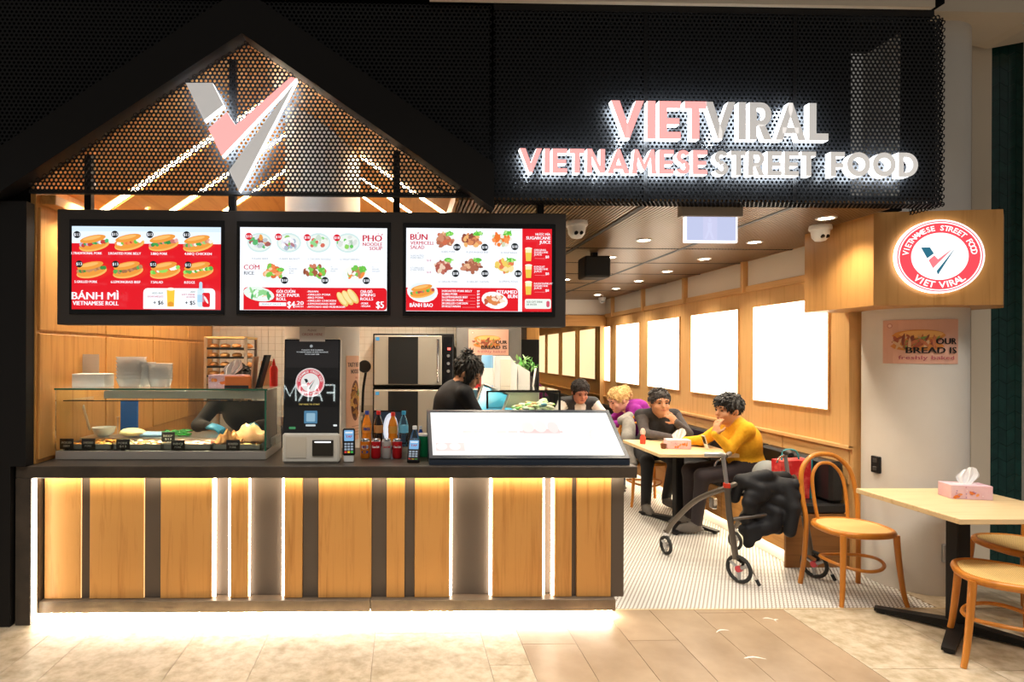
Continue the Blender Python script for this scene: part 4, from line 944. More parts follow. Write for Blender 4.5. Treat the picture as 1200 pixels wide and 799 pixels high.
for i, (px, py, t1, t2, Y) in enumerate([(78, 520, 'PICKLED', 'CARROT', 3.735), (103.5, 520, 'SHREDDED', 'PORK', 3.735), (144, 520.5, 'PORK', '$13', 3.735), (208.5, 521.5, 'BBQ', 'PORK', 3.735), (197, 512, 'BEEF', '$13', 3.86), (273, 521.5, 'ROASTED', 'PORK', 3.735)]):
    c_ = W(px, py, Y); w, h = .042, .032
    th_ = thing('price_tag', 'small black price tag reading %s %s in the display case' % (t1, t2), 'price tag', (c_.x, Y, c_.z - .03), 0, 'price tags in the display case')
    bd = obj('tag_board', MB().box(c_.x - w, c_.x + w, Y, Y + .004, c_.z - h, c_.z + h, .001), M_TAG, th_)
    obj('tag_foot', MB().box(c_.x - .012, c_.x + .012, Y, Y + .02, c_.z - h - .012, c_.z - h), M_TAG, th_)
    pp = Print((c_.x - w, Y - .0002, c_.z - h), (1, 0, 0), (0, 0, 1), 2 * w, 2 * h); pp.text(t1, .5, .48, .2, '#f4efe8', .7, 'c', .02); pp.text(t2, .5, .80, .2, '#f4efe8', .5, 'c', .02)
    pp.build('tag_lettering', M_PAPER, bd)
# ---- things standing on the glass top
ZG = CZ + .0085
b = W(100, 457, 3.86); t = tag(obj('carton', MB().box(W(86, 457, 3.86).x, W(124, 457, 3.86).x, 3.84, 3.97, ZG, ZG + .085, .003), M_WHITE), 'small bright white carton on the glass case top', 'carton')
t = thing('open_box', 'open brown cardboard box with pale flaps behind the white carton', 'box', (W(80, 457, 4.06).x, 4.06, ZG))
xa, xb = W(65, 457, 4.02).x, W(90, 457, 4.02).x
obj('box_body', MB().box(xa, xb, 4.0, 4.14, ZG, ZG + .15, .003), mat('cardboard', '#b9803f', .7), t)
obj('flap', MB().box(xa - .005, xb, 3.96, 4.0, ZG + .15, ZG + .156), mat('pale_card', '#e8dfd0', .7), t)
obj('flap', MB().box(xb, xb + .13, 4.05, 4.055, ZG + .06, ZG + .21), mat('grey_card', '#b8a898', .7), t)
for i, (px, wd, hh, nm) in enumerate(((154, 33, .215, 'tallest stack of clear plastic cups on the case top'), (171, 20, .175, 'middle stack of clear plastic lids beside the tall cups'), (188, 27, .165, 'shorter stack of clear plastic tubs beside the lids'))):
    c_ = W(px, 457, 3.93); r = wd / 2 * 3.93 / FPX; t = thing('cup_stack', nm, 'cups', (c_.x, 3.93, ZG), 0, 'clear plastic stacks on the case top')
    nn = 7
    for k in range(nn):
        z0 = ZG + .001 + k * (hh - .05) / nn; obj('cup', MB().lathe([(r * .78, z0), (r * .80, z0 + .002), (r, z0 + .05), (r * 1.03, z0 + .052)], (c_.x, 3.93 + .01 * (i == 1), 0), 20), mat('frosted_cup', (.95, .93, .92), .25, trans=.25, alpha=.8), t, 40)
def tissue_box(loc, rz, L, label, scale=1., dots=('#e8803c', '#f0a060')):
    t = thing('tissue_box', label, 'tissue box', loc, rz, 'tissue boxes', local=True)
    w, d, h = L * scale, .115 * scale, .082 * scale
    bd = obj('carton', MB().box(-w / 2, w / 2, -d / 2, d / 2, 0, h, .002), mottled('pink_carton', '#d9aab8', '#e6c4cc', 5., .5), t)
    g = random.Random(int(L * 1000)); pt = Print((-w / 2, -d / 2 - .0005, 0), (1, 0, 0), (0, 0, 1), w, h)
    for k in range(7): pt.up(); x, y = .06 + .88 * g.random(), .35 + .55 * g.random(); pt.ell(x, y, .03 + .02 * g.random(), .12 + .08 * g.random(), g.choice(dots), g.random() * 3, 9)
    for k in range(10): pt.up(); x, y = .04 + .92 * g.random(), .1 + .8 * g.random(); pt.ell(x, y, .02, .05, g.choice(['#c98aa4', '#f0dce2', '#b48ab0']), g.random() * 3, 7)
    pt.build('carton_print', M_PAPER, bd)
    pt = Print((w / 2 + .0005, -d / 2, 0), (0, 1, 0), (0, 0, 1), d, h)
    for k in range(5): pt.up(); pt.ell(.1 + .8 * g.random(), .3 + .6 * g.random(), .08, .13, g.choice(dots), g.random() * 3, 9)
    pt.build('carton_print', M_PAPER, bd)
    obj('slot', MB().lathe([(.5, h), (.5, h + .001)], (0, 0, 0), 20).xf(Matrix.Diagonal((w * .6, d * .35, 1, 1))), mat('slot_white', '#e8e4e2', .6), t)
    # a pulled tissue: folded sheet fanning upward
    tm = MB(); cols_ = 9; rows = 6; vs = []
    for r_ in range(rows + 1):
        v = r_ / rows
        for c_ in range(cols_ + 1):
            u = c_ / cols_ - .5; wv = math.sin(c_ * 2.1) * .012 * (1 - .4 * v)
            vs.append((u * (.05 + .085 * math.sin(min(1, v * 1.3) * 1.6)) * (1 - .45 * max(0, v - .55) / .45) + .035 * v, wv + .018 * v, h - .004 + .105 * v * (1 - .35 * abs(u - .15))))
    fs = [(r_ * (cols_ + 1) + c_, r_ * (cols_ + 1) + c_ + 1, (r_ + 1) * (cols_ + 1) + c_ + 1, (r_ + 1) * (cols_ + 1) + c_) for r_ in range(rows) for c_ in range(cols_)]
    tm.add([(x * scale, y * scale, z if z < h else h + (z - h) * scale) for x, y, z in vs], fs); obj('tissue', tm, mat('tissue_paper', (.86, .85, .84), .8), t, 60)
    return t
p0 = W(272, 456, 3.86); tissue_box((p0.x - .02, 3.87, ZG), -.05, .235, 'pink tissue box with a tall tissue on the glass case top')
b = W(283, 450, 3.79); t = thing('sauce_carton', 'orange printed snack carton in front of the tissue box', 'carton', (b.x, 3.78, ZG))
bd = obj('carton_body', MB().box(W(264, 450, 3.78).x, W(294, 450, 3.78).x, 3.765, 3.80, ZG, ZG + .075, .003), mat('orange_carton', '#e07a3c', .5), t)
obj('carton_band', MB().box(W(264, 450, 3.78).x, W(292, 450, 3.78).x, 3.762, 3.766, ZG, ZG + .018), mat('dark_band', '#2b2024', .5), t)
mh = thing('menu_holder', 'black upright menu holder leaning on the glass case top', 'menu holder', (W(305, 455, 3.85).x, 3.85, ZG))
c_ = W(303, 455, 3.85).x
obj('back_board', MB().prism([(0, 0), (.02, 0), (.075, .21), (.055, .21)], lambda a, b_, d: (c_ - .01 + a, d, ZG + b_), 3.80, 3.92), M_BLACK, mh)
obj('front_leaf', MB().prism([(0, 0), (.012, 0), (.03, .20), (.018, .20)], lambda a, b_, d: (c_ - .045 + a, d, ZG + b_), 3.80, 3.92), mat('cream_card', '#d8b090', .6), mh)
def squeeze(name, x, y, z, label, c):
    t = thing(name, label, 'sauce bottle', (x, y, z))
    obj('bottle_body', MB().lathe([(.026, z), (.028, z + .005), (.028, z + .115), (.02, z + .135), (.012, z + .14)], (x, y, 0), 20), mat('sauce_' + c[1:], c, .3), t, 40)
    obj('nozzle', MB().lathe([(.013, z + .14), (.011, z + .15), (.003, z + .185), (0, z + .186)], (x, y, 0), 14), mat('sauce_' + c[1:], c, .3), t, 40)
b = W(320, 453, 4.0); squeeze('squeeze_bottle', b.x, 4.02, ZG, 'red squeeze bottle of chilli sauce at the end of the case top', '#d8281e')
t = tag(obj('paper_bag', MB().box(W(306, 450, 4.08).x, W(318, 450, 4.08).x, 4.06, 4.12, ZG, ZG + .17, .006), mat('kraft_paper', '#c9a070', .8)), 'brown paper bag standing beside the red squeeze bottle', 'bag')

# ------------------------------------------------------------------ self-order kiosk
KX0_, KX1_ = XX(331, 3.6), XX(398, 3.6); kw = KX1_ - KX0_; kc = (KX0_ + KX1_) / 2
ks = thing('order_kiosk', 'white self-order kiosk with tall black touch screen on the counter', 'kiosk', (kc, 3.68, ZT))
obj('kiosk_base', MB().box(KX0_, KX1_, 3.60, 3.76, ZT, 1.105, .012), mat('kiosk_white', (.72, .68, .60), .4), ks)
pl_ = obj('printer_door', MB().box(KX0_ + .022, kc - .025, 3.596, 3.602, ZT + .03, 1.085, .002), mat('kiosk_door', (.66, .60, .50), .4), ks)
sl2 = obj('receipt_slot', MB().box(kc + .01, KX1_ - .035, 3.590, 3.602, ZT + .045, 1.065, .003), mat('slot_dark', '#2c2822', .4), ks)
obj('slot_light', MB().box(kc + .025, KX1_ - .05, 3.5885, 3.5905, 1.05, 1.058), mat('slot_white_light', (1, 1, 1), .5, emit=(1, 1, 1), es=1.2), sl2)
tilt = math.radians(4.0)
Mk = Matrix.Translation((kc, 3.615, 1.10)) @ Matrix.Rotation(-tilt, 4, 'X')
sb = obj('kiosk_shell', MB().box(-kw / 2 - .001, kw / 2 + .001, .012, .075, -.01, .585, .012).xf(Mk), MATS['kiosk_white'], ks)
ksc = obj('touch_screen', MB().box(-kw / 2 + .002, kw / 2 - .002, 0, .012, 0, .575, .003).xf(Mk), mat('kiosk_glass', (.012, .013, .016), .03, spec=.7), ks)
pk = Print((0, 0, 0), (1, 0, 0), (0, 0, 1), kw - .01, .57)
pk.rect(0, 0, 1, 1, '#08090b'); pk.up(); pk.rect(.02, .012, .98, .30, '#1c1a1b'); pk.up(); pk.circ(.48, .07, .016, '#9aa0a4'); pk.up()
for t_, y_, w_ in (('TOUCH THE SCREEN', .118, .40), ('TO ORDER BANH MI AND NOODLES', .140, .58), ('PAY BY CARD HERE', .163, .26)): pk.text(t_, .5, y_, .012, '#d8dcde', w_, 'c', .01)
pk.up(); badge(pk, .47, .46, .155, 'VIETNAMESE STREET FOOD', 'VIET VIRAL', '#d4505c', '#15262c', '#d86a70', '#e9e6e2'); pk.up()
pk.text('TAP HERE TO START', .46, .70, .016, '#c9b060', .38, 'c', .02)
pk.rrect(.37, .76, .61, .895, .01, '#4a7c9c'); pk.up(); pk.rrect(.41, .785, .57, .875, .01, '#8fb6cc'); pk.up()
pk.rrect(.40, .905, .58, .925, .008, '#c9d4d8'); pk.rrect(.10, .93, .22, .955, .008, '#3f8a58'); pk.rrect(.90, .905, .97, .925, .008, '#e8ecee')
o = pk.build('kiosk_display', vcol('kiosk_print', .85, .02), ksc, lambda x, y, l: Mk @ Vector((x - kw / 2 + .005, -l - .0006, y + .003)))
ps = thing('paper_notice', 'small printed paper notice clipped on top of the kiosk', 'notice', (kc, 3.64, 1.66))
a, b = W(351, 400, 3.63), W(381, 381, 3.63)
bd = obj('notice_sheet', MB().box(a.x, b.x, 3.628, 3.632, a.z, b.z), mat('notice_paper', '#cfc4bc', .7), ps)
pp = Print((a.x, 3.6278, a.z), (1, 0, 0), (0, 0, 1), b.x - a.x, b.z - a.z); pp.text('PLEASE', .5, .38, .13, '#8a6a64', .34, 'c', .01); pp.text('ORDER HERE', .5, .64, .15, '#b06a64', .8, 'c', .01); pp.build('notice_lettering', M_PAPER, bd)

# ------------------------------------------------------------------ payment terminals
def terminal(loc, rz, label, tiltd, z0):
    t = thing('card_terminal', label, 'card terminal', loc, rz, 'card terminals on the counter', local=True)
    Mt = Matrix.Translation((0, 0, z0)) @ Matrix.Rotation(math.radians(-tiltd), 4, 'X')
    bd = obj('terminal_body', MB().box(-.038, .038, 0, .03, 0, .165, .008).xf(Mt), M_BLACK, t)
    obj('terminal_stand', MB().box(-.03, .03, .01, .09, -.0, z0 + .02, .006), M_WHITE if z0 > .02 else M_BLACK, t)
    pt = Print((0, 0, 0), (1, 0, 0), (0, 0, 1), .076, .165); pt.rrect(.12, .08, .88, .48, .03, '#7fb8e8'); pt.up(); pt.rrect(.2, .14, .8, .2, .02, '#e8f2fa'); pt.text('TAP', .5, .36, .09, '#b02a3c', .5, 'c', .02)
    for r_ in range(4):
        for c_ in range(3): pt.rrect(.14 + .25 * c_, .55 + .1 * r_, .33 + .25 * c_, .62 + .1 * r_, .015, (['#d83a30', '#e8c22c', '#3fae4a'][c_] if r_ == 3 else '#9aa6b4'))
    pt.build('terminal_display', vcol('terminal_print', .8, .2), bd, lambda x, y, l: Mt @ Vector((x - .038, -l - .0006, y)))
    return t
a = W(409, 520, 3.62); terminal((a.x, 3.62, ZT), .12, 'card terminal on a stand beside the white kiosk', 14, .045)
a = W(484, 520, 3.60); terminal((a.x, 3.60, ZT), -.1, 'black card terminal on the counter beside the slanted light box', 42, .012)

# ------------------------------------------------------------------ bottled and canned drinks
def sym(p, tx, col, y=.5, h=.2, w=.6): p.text(tx, .5, y, h, col, w, 'c', .03)
def bottle(px, capc, liquid, label, band, bandtxt=None, h=.225, Y=3.93, z=ZT + .058, r=.031, py=500):
    x = XX(px, Y, py); t = thing('drink_bottle', label, 'bottle', (x, Y, z), 0, 'drink bottles on the counter')
    mliq = mat('drink_' + liquid[1:], liquid, .12, coat=.6) if liquid != 'clear' else M_BOTTLE
    k = h / .225
    bd = obj('bottle_body', MB().lathe([(r * .8, z), (r, z + .008), (r, z + .06 * k), (r * .94, z + .075 * k), (r, z + .09 * k), (r, z + .135 * k), (r * .75, z + .17 * k), (r * .42, z + .195 * k), (r * .4, z + .205 * k)], (x, Y, 0), 22), mliq, t, 50)
    obj('cap', MB().lathe([(r * .46, z + .203 * k), (r * .46, z + .225 * k), (r * .40, z + .228 * k)], (x, Y, 0), 18), mat('cap_' + capc[1:], capc, .4), t, 40)
    lb = obj('wrap_label', MB().lathe([(r * 1.015, z + .085 * k), (r * 1.015, z + .135 * k)], (x, Y, 0), 22), mat('label_' + band[1:], band, .4), t, 50)
    if bandtxt:
        pp = Print((0, 0, 0), (1, 0, 0), (0, 0, 1), 1.9 * r, .05 * k); pp.text(bandtxt[0], .5, .68, .42, bandtxt[1], .8, 'c', .03)
        pp.build('label_lettering', M_PAPER, lb, lambda xx, yy, l: Vector((x + (r * 1.03 + l) * math.sin((xx - .95 * r) / r), Y - (r * 1.03 + l) * math.cos((xx - .95 * r) / r), z + .085 * k + yy)))
    return t
rsr = tag(obj('acrylic_riser', MB().box(XX(424, 3.95), XX(480, 3.95), 3.885, 3.98, ZT + .05, ZT + .057).box(XX(424, 3.95), XX(480, 3.95), 3.975, 3.98, ZT, ZT + .05).box(XX(424, 3.95), XX(424, 3.95) + .005, 3.885, 3.98, ZT, ZT + .05), M_BOTTLE), 'clear acrylic riser under the row of drink bottles', 'riser')
bottle(430, '#1f3fa0', '#f08a1c', 'orange soda bottle with dark blue cap', '#f49a2c', ('FANTA', '#26408a'))
bottle(443.5, '#d8201c', '#1e0f0c', 'dark cola bottle with red cap and tan label', '#c08a52')
bottle(460.5, '#e0301c', '#e8891c', 'amber drink bottle with red cap and fruit label', '#d89a3c', h=.215)
bottle(473, '#2fa0d0', 'clear', 'clear water bottle with light blue cap', '#6fbfe0')
bottle(486, '#e8eaea', 'clear', 'clear bottle with white cap and blue label beside the card terminal', '#2f80c0', h=.20, Y=3.80, z=ZT, py=520)
bottle(493, '#b8c0c8', '#1c3a9a', 'slim dark blue bottle behind the card terminal', '#24489c', h=.185, Y=3.92, z=ZT, r=.022, py=515)
def can(px, body, label, txt=None, tcol='#ffffff', Y=3.78):
    x = XX(px, Y, 522); r = .031; z = ZT; t = thing('drink_can', label, 'can', (x, Y, z), 0, 'drink cans on the counter')
    bd = obj('can_body', MB().lathe([(r * .8, z), (r, z + .008), (r, z + .108)], (x, Y, 0), 22), mat('can_' + body[1:], body, .3, .3), t, 40)
    obj('can_top', MB().lathe([(r, z + .108), (r * .84, z + .12), (r * .84, z + .122), (r * .78, z + .118), (0, z + .118)], (x, Y, 0), 22), M_CHROME, t, 40)
    if txt:
        pp = Print((0, 0, 0), (1, 0, 0), (0, 0, 1), 1.8 * r, .1)
        if txt == 'FANTA': pp.ell(.5, .30, .46, .14, '#f4f0e8'); pp.up(); pp.ell(.5, .62, .42, .10, '#2c4c94'); pp.up()
        pp.text(txt, .5, .36, .13, tcol, .84, 'c', .03)
        pp.build('can_lettering', M_PAPER, bd, lambda xx, yy, l: Vector((x + (r + .0006 + l) * math.sin((xx - .9 * r) / r), Y - (r + .0006 + l) * math.cos((xx - .9 * r) / r), z + .005 + yy)))
can(428, '#e8851c', 'orange soda can with a white and blue emblem', 'FANTA', '#26408a')
can(440.5, '#c81420', 'plain red cola can with white lettering between orange and silver cans', 'Coca-Cola')
can(453, '#c9c4c0', 'silver diet cola can with red lettering', 'Coca-Cola', '#c81420')
can(465.5, '#d01c24', 'red and white patterned cola can beside the silver can', 'Coca-Cola', '#f4e4e0')
t = thing('green_tub', 'dark green tub with pale lid behind the slanted light box', 'tub', (XX(497, 3.85), 3.85, ZT)); x = XX(498, 3.85)
obj('tub_body', MB().lathe([(.04, ZT), (.044, ZT + .01), (.044, ZT + .135)], (x, 3.85, 0), 22), mat('tub_green', '#0f7a48', .35), t, 40); obj('tub_lid', MB().lathe([(.046, ZT + .135), (.046, ZT + .147), (0, ZT + .149)], (x, 3.85, 0), 22), M_WHITE, t, 40)

# ------------------------------------------------------------------ slanted light box
Lb, Lt = 3.545, 3.92; x0, x1 = XX(503, Lb, 535), XX(738, Lb, 535); zb_, zt_ = ZT + .035, ZZ(481, Lt)
lbx = thing('menu_light_box', 'slanted glowing white menu light box with dark frame on the counter', 'light box', ((x0 + x1) / 2, 3.72, ZT))
M_LBF = mat('slate_frame', '#27313f', .4)
obj('box_wedge', MB().prism([(Lb, ZT), (Lt + .02, ZT), (Lt + .02, zt_ - .012), (Lb, zb_ - .006)], lambda a, b_, d: (d, a, b_), x0, x1), M_LBF, lbx)
sv = Vector((0, Lt - Lb, zt_ - zb_)); sl_len = sv.length; sv.normalize()
O = Vector((x0, Lb, zb_)); nn_ = Vector((1, 0, 0)).cross(sv)
def slab(u0, u1, v0, v1, h0, h1):
    mb = MB()
    vs = [O + Vector((1, 0, 0)) * u + sv * v + nn_ * h for h in (h0, h1) for v in (v0, v1) for u in (u0, u1)]
    return mb.add(vs, [(0, 2, 3, 1), (4, 5, 7, 6), (0, 1, 5, 4), (2, 6, 7, 3), (0, 4, 6, 2), (1, 3, 7, 5)])
LW = x1 - x0
for (u0, u1, v0, v1) in ((0, LW, 0, .025), (0, LW, sl_len - .022, sl_len), (0, .022, .025, sl_len - .022), (LW - .022, LW, .025, sl_len - .022)): obj('frame', slab(u0, u1, v0, v1, -.006, .008), M_LBF, lbx)
fc = obj('lit_sheet', slab(.022, LW - .022, .025, sl_len - .022, -.006, .002), mat('lightbox_white', (1, 1, 1), .4, emit=(1, 1, 1), es=1.35), lbx)
pp = Print(O + Vector((.022, 0, 0)) + sv * .025 + nn_ * .0022, (1, 0, 0), sv, LW - .044, sl_len - .047)
g = random.Random(6); pp.rect(0, 0, 1, 1, '#ffffff'); pp.up()
for k in range(9):
    x = .17 + .062 * k; pp.rect(x, .44, x + .05, .49, '#ffd9d6'); pp.rect(x, .25, x + .05, .262, '#ffece9')
pp.rect(.50, .40, .70, .50, '#ffd2cf'); pp.up(); pp.ell(.53, .36, .035, .12, '#ffeeea'); pp.ell(.60, .34, .035, .14, '#fff2ef'); pp.ell(.67, .36, .03, .13, '#ffe9e6')
pp.rect(.02, .72, .17, .90, '#ffdcd9'); pp.up(); pp.ell(.05, .80, .03, .08, '#fff4f2'); pp.ell(.12, .80, .03, .08, '#fff4f2'); pp.ring(.91, .55, .14, .16, '#ffe2df'); pp.rect(.86, .30, .99, .31, '#ffdedb'); pp.rect(.86, .75, .99, .76, '#ffdedb')
for k in range(4): pp.rect(.74, .80 + .05 * k, .86, .81 + .05 * k, '#ffe6e3')
pp.build('faint_menu_print', vcol('lightbox_print', .90, .4), fc)
# ------------------------------------------------------------------ kitchen: ovens, bread rack, prep counter, machines
ov = thing('combi_oven', 'stacked pair of stainless combi ovens against the tiled wall', 'oven', (.14, 6.4, 0))
OX0, OX1 = XX(437, 6.2), XX(521, 6.2); oz = [(1.245, 1.80), (.64, 1.235)]
obj('oven_stand', MB().box(OX0, OX1 + .10, 6.25, 6.75, 0, .63, .004), M_OVEN, ov)
for (z0, z1) in oz:
    bd = obj('oven_body', MB().box(OX0, OX1 + .10, 6.22, 6.75, z0, z1, .006), M_BLACK, ov)
    dr = obj('oven_door', MB().box(OX0 + .015, OX1 - .03, 6.18, 6.22, z0 + .02, z1 - .02, .006), M_OVEN, ov)
    a0, a1 = XX(455, 6.18), XX(490, 6.18); obj('door_window', MB().box(a0, a1, 6.174, 6.182, z0 + .03, z1 - .035, .003), mat('oven_glass', (.02, .02, .02), .06), dr)
    obj('door_handle', MB().tube([(OX1 - .075, 6.18, z1 - .05), (OX1 - .075, 6.14, z1 - .06), (OX1 - .075, 6.14, z0 + .06), (OX1 - .075, 6.18, z0 + .05)], .013, 8), M_CHROME, dr)
    pn = obj('control_panel', MB().box(OX1 - .012, OX1 + .085, 6.205, 6.225, z0 + .03, z1 - .03, .002), M_BLACKG, ov)
    obj('display', MB().box(OX1 + .03, OX1 + .062, 6.202, 6.206, z1 - .17, z1 - .145), mat('red_led', (1, .1, .1), .4, emit=(1, .08, .06), es=2.0), pn)
    for k in range(3): obj('knob', MB().lathe([(.016, 6.195), (.016, 6.206)], (OX1 + .04, 0, z1 - .23 - .08 * k), 12, 'y'), M_GREY, pn)
    obj('badge', MB().box(OX0 + .03, OX0 + .068, 6.176, 6.181, z1 - .075, z1 - .04), mat('blue_sticker', '#3f9ae0', .5), dr)
hs = tag(obj('hand_shower', MB().tube(spline([(XX(428, 6.5), 6.5, 1.50), (XX(429, 6.5), 6.48, 1.40), (XX(426, 6.5), 6.48, 1.20), (XX(425, 6.5), 6.5, .95)], 6), .014, 8).lathe([(.065, 6.45), (.07, 6.47), (.065, 6.49)], (XX(427.5, 6.5), 0, 1.45), 20, 'y'), M_BLACK, smooth=40), 'black hose reel hanging on the tiles beside the oven', 'hose')
pos = thing('order_screen', 'black order screen with a round logo behind the drink bottles', 'screen', (XX(455, 4.15), 4.15, ZT))
a, b = W(437, 520, 4.14), W(477, 481, 4.14)
bd = obj('screen_panel', MB().box(a.x, b.x, 4.14, 4.165, a.z, b.z, .004), M_BLACKG, pos); obj('screen_foot', MB().box((a.x + b.x) / 2 - .05, (a.x + b.x) / 2 + .05, 4.12, 4.2, ZT, a.z + .01, .004), M_BLACK, pos)
pp = Print((a.x, 4.1395, a.z), (1, 0, 0), (0, 0, 1), b.x - a.x, b.z - a.z); pp.rrect(.03, .04, .97, .96, .02, '#1c2832'); pp.up(); pp.ell(.52, .55, .22, .48, '#dfe3ee'); pp.up(); pp.ell(.52, .55, .17, .36, '#f6f4f8'); pp.up(); pp.circ(.5, .5, .06, '#20202c'); pp.build('screen_image', vcol('order_print', .8, .2), bd)
# bread rack
RX0, RX1 = XX(241, 6.0), XX(288, 6.0)
rk = thing('bread_rack', 'steel bread trolley with trays of rolls by the timber wall', 'rack', ((RX0 + RX1) / 2, 6.2, 0))
for x in (RX0, RX1):
    for y in (6.0, 6.42): obj('rack_post', MB().box(x - .014, x + .014, y - .014, y + .014, .06, 1.745), M_STEEL, rk); obj('castor', MB().lathe([(.03, -.012), (.03, .012)], (x, y, .03), 12, 'x'), M_RUBBER, rk)
obj('rack_top', MB().box(RX0 - .014, RX1 + .014, 5.99, 6.43, 1.735, 1.755), mat('pale_wood_top', '#d8b878', .5), rk)
g = random.Random(21)
for k in range(8):
    z = .98 + k * .092 if k < 8 else 0
    obj('rack_tray', MB().box(RX0, RX1, 6.0, 6.42, z, z + .008).box(RX0, RX1, 5.99, 5.997, z, z + .02), M_BLACK, rk)
    if k > 1:
        for i in range(4):
            tag(lumpy('bread_roll', (RX0 + .06 + i * .115, 6.06 + .02 * g.random(), z + .009), (.05, .05, .026), M_BREAD, k * 10 + i, 'golden bread roll on the trolley trays by the timber wall', 'bread roll', 'bread rolls on the trolley', 10), 'golden bread roll on the %s laden tray of the trolley, counted from the top' % ['sixth', 'fifth', 'fourth', 'third', 'second', 'topmost'][k - 2], 'bread roll', 'bread rolls on the trolley')
kb = thing('kitchen_bench', 'steel kitchen bench along the tiled back wall', 'bench', (-1.0, 6.5, 0))
obj('bench_top', MB().box(RX1 + .08, OX0 - .1, 6.15, 6.78, .90, .94, .003), M_STEEL, kb); obj('bench_front', MB().box(RX1 + .1, OX0 - .12, 6.2, 6.76, .1, .90), M_STEEL, kb)
for x in (RX1 + .14, OX0 - .16): obj('bench_leg', MB().box(x - .02, x + .02, 6.22, 6.26, 0, .1), M_STEEL, kb)
# prep bench behind the counter where food is assembled
pb = thing('prep_bench', 'steel prep bench standing behind the display case', 'bench', (-1.4, 4.55, 0))
obj('bench_top', MB().box(XL + .02, -1.42, 4.42, 4.9, .91, .95, .003), M_STEEL, pb); obj('bench_body', MB().box(XL + .04, -1.44, 4.46, 4.88, 0, .91), M_STEEL, pb)
# cold prep counter with glass top
PX0, PX1, PY0, PY1 = .70, 1.30, 4.9, 5.45
cp = thing('cold_prep_counter', 'refrigerated prep counter with glass sneeze guard and blue lined lid', 'prep counter', ((PX0 + PX1) / 2, 5.2, 0))
obj('cabinet', MB().box(PX0 - .15, PX1, PY0, PY1, 0, 1.03, .004), M_STEEL, cp)
obj('ledge', MB().box(PX0 - .15, PX1, PY0, PY1, 1.03, 1.05), M_STEEL, cp)
zt2 = W(655, 458, 4.9).z
for x in (PX0, PX1):
    for y in (PY0, PY1): obj('guard_post', MB().box(x - .008, x + .008, y - .008, y + .008, 1.05, zt2), M_BLACK, cp)
obj('guard_rail', MB().box(PX0, PX1, PY0 - .008, PY0 + .008, zt2 - .012, zt2), M_BLACK, cp); obj('guard_rail', MB().box(PX0, PX1, PY1 - .008, PY1 + .008, zt2 - .012, zt2), M_BLACK, cp)
obj('guard_glass', MB().box(PX0, PX1, PY0 - .003, PY0 + .003, 1.05, zt2 - .012), M_PANE, cp); obj('guard_glass', MB().box(PX0, PX1, PY0, PY1, zt2, zt2 + .006), M_PANE, cp)
M_FILM = mat('blue_film', '#4fb4e0', .25, emit='#3f9fd0', es=.0)
obj('lined_tray', MB().box(PX0 + .02, PX0 + .28, PY0 + .03, PY1 - .03, 1.05, 1.10), M_FILM, cp)
lq = [W(553, 484, 4.86), W(588, 484, 4.86), W(596, 462, 5.0), W(566, 450, 5.1)]
lid = obj('open_lid', MB().add([q for q in lq] + [q + Vector((0, .015, .01)) for q in lq], [(0, 1, 2, 3), (7, 6, 5, 4), (0, 4, 5, 1), (1, 5, 6, 2), (2, 6, 7, 3), (3, 7, 4, 0)]), M_FILM, cp, label='blue lined open lid')
for i in range(4): obj('lid_rim', MB().tube([lq[i] + Vector((0, -.006, 0)), lq[(i + 1) % 4] + Vector((0, -.006, 0))], .011, 6), M_STEEL, lid)
fm = MB(); g = random.Random(14); ms = [mat('salad_' + c[1:], c, .5) for c in ('#e8ecd8', '#cfe0b0', '#9cc46c', '#f2e6d0', '#d9a87c', '#7fb8d8')]
for k in range(150):
    fm.mi = g.choice((0, 0, 0, 1, 1, 2, 3, 3, 4, 5)); u = g.random(); fm.ell((PX0 + .30 + .28 * u, PY0 + .04 + g.random() * .42, 1.06 + g.random() * (.07 + .06 * u)), (.03, .025, .014), 7, 5)
tag(obj('salad_heap', fm, ms, smooth=60), 'heap of pale shredded salad under the sneeze guard', 'salad', kind='stuff')
# white machine, blue bottle, plant, menu cards at the end of the prep counter
Ym = 5.62; a, b = W(580, 455, Ym), W(606, 417, Ym)
sd = tag(obj('service_shelf', MB().box(.6, 1.27, 5.5, 6.12, 0, a.z, .004), M_STEEL), 'tall steel cabinet behind the cold prep counter', 'cabinet')
wm = thing('rice_dispenser', 'white rice dispenser with chamfered corner on the cabinet', 'machine', ((a.x + b.x) / 2, Ym + .15, a.z))
obj('dispenser_body', MB().prism([(a.x, a.z), (b.x, a.z), (b.x, b.z - .09), (b.x - .07, b.z), (a.x + .01, b.z), (a.x, b.z - .01)], lambda p_, q_, d: (p_, d, q_), Ym, Ym + .3), M_WHITE, wm)
obj('front_panel', MB().box(a.x + .05, b.x - .06, Ym - .006, Ym + .002, a.z + .02, b.z - .03, .003), mat('ivory_panel', '#e8dccb', .4), wm)
c0, c1 = W(607, 455, Ym + .05), W(621, 433, Ym + .05); obj('side_hopper', MB().prism([(c0.x, c0.z), (c1.x, c0.z), (c1.x, c1.z - .02), (c0.x, c1.z + .05)], lambda p_, q_, d: (p_, d, q_), Ym + .05, Ym + .25), M_WHITE, wm)
bb = W(571, 452, 5.58); t = thing('water_jug', 'tall pale blue bottle beside the white rice dispenser', 'bottle', (bb.x, 5.58, a.z))
zz_ = W(571, 416, 5.58).z
obj('jug_body', MB().lathe([(.05, a.z), (.056, a.z + .01), (.056, zz_ - .02), (.05, zz_)], (bb.x, 5.58, 0), 24), mat('pale_blue_plastic', '#8cc0ea', .3), t, 40); obj('jug_label', MB().lathe([(.0568, a.z + .03), (.0568, zz_ - .12)], (bb.x, 5.58, 0), 24), M_WHITE, t, 40)
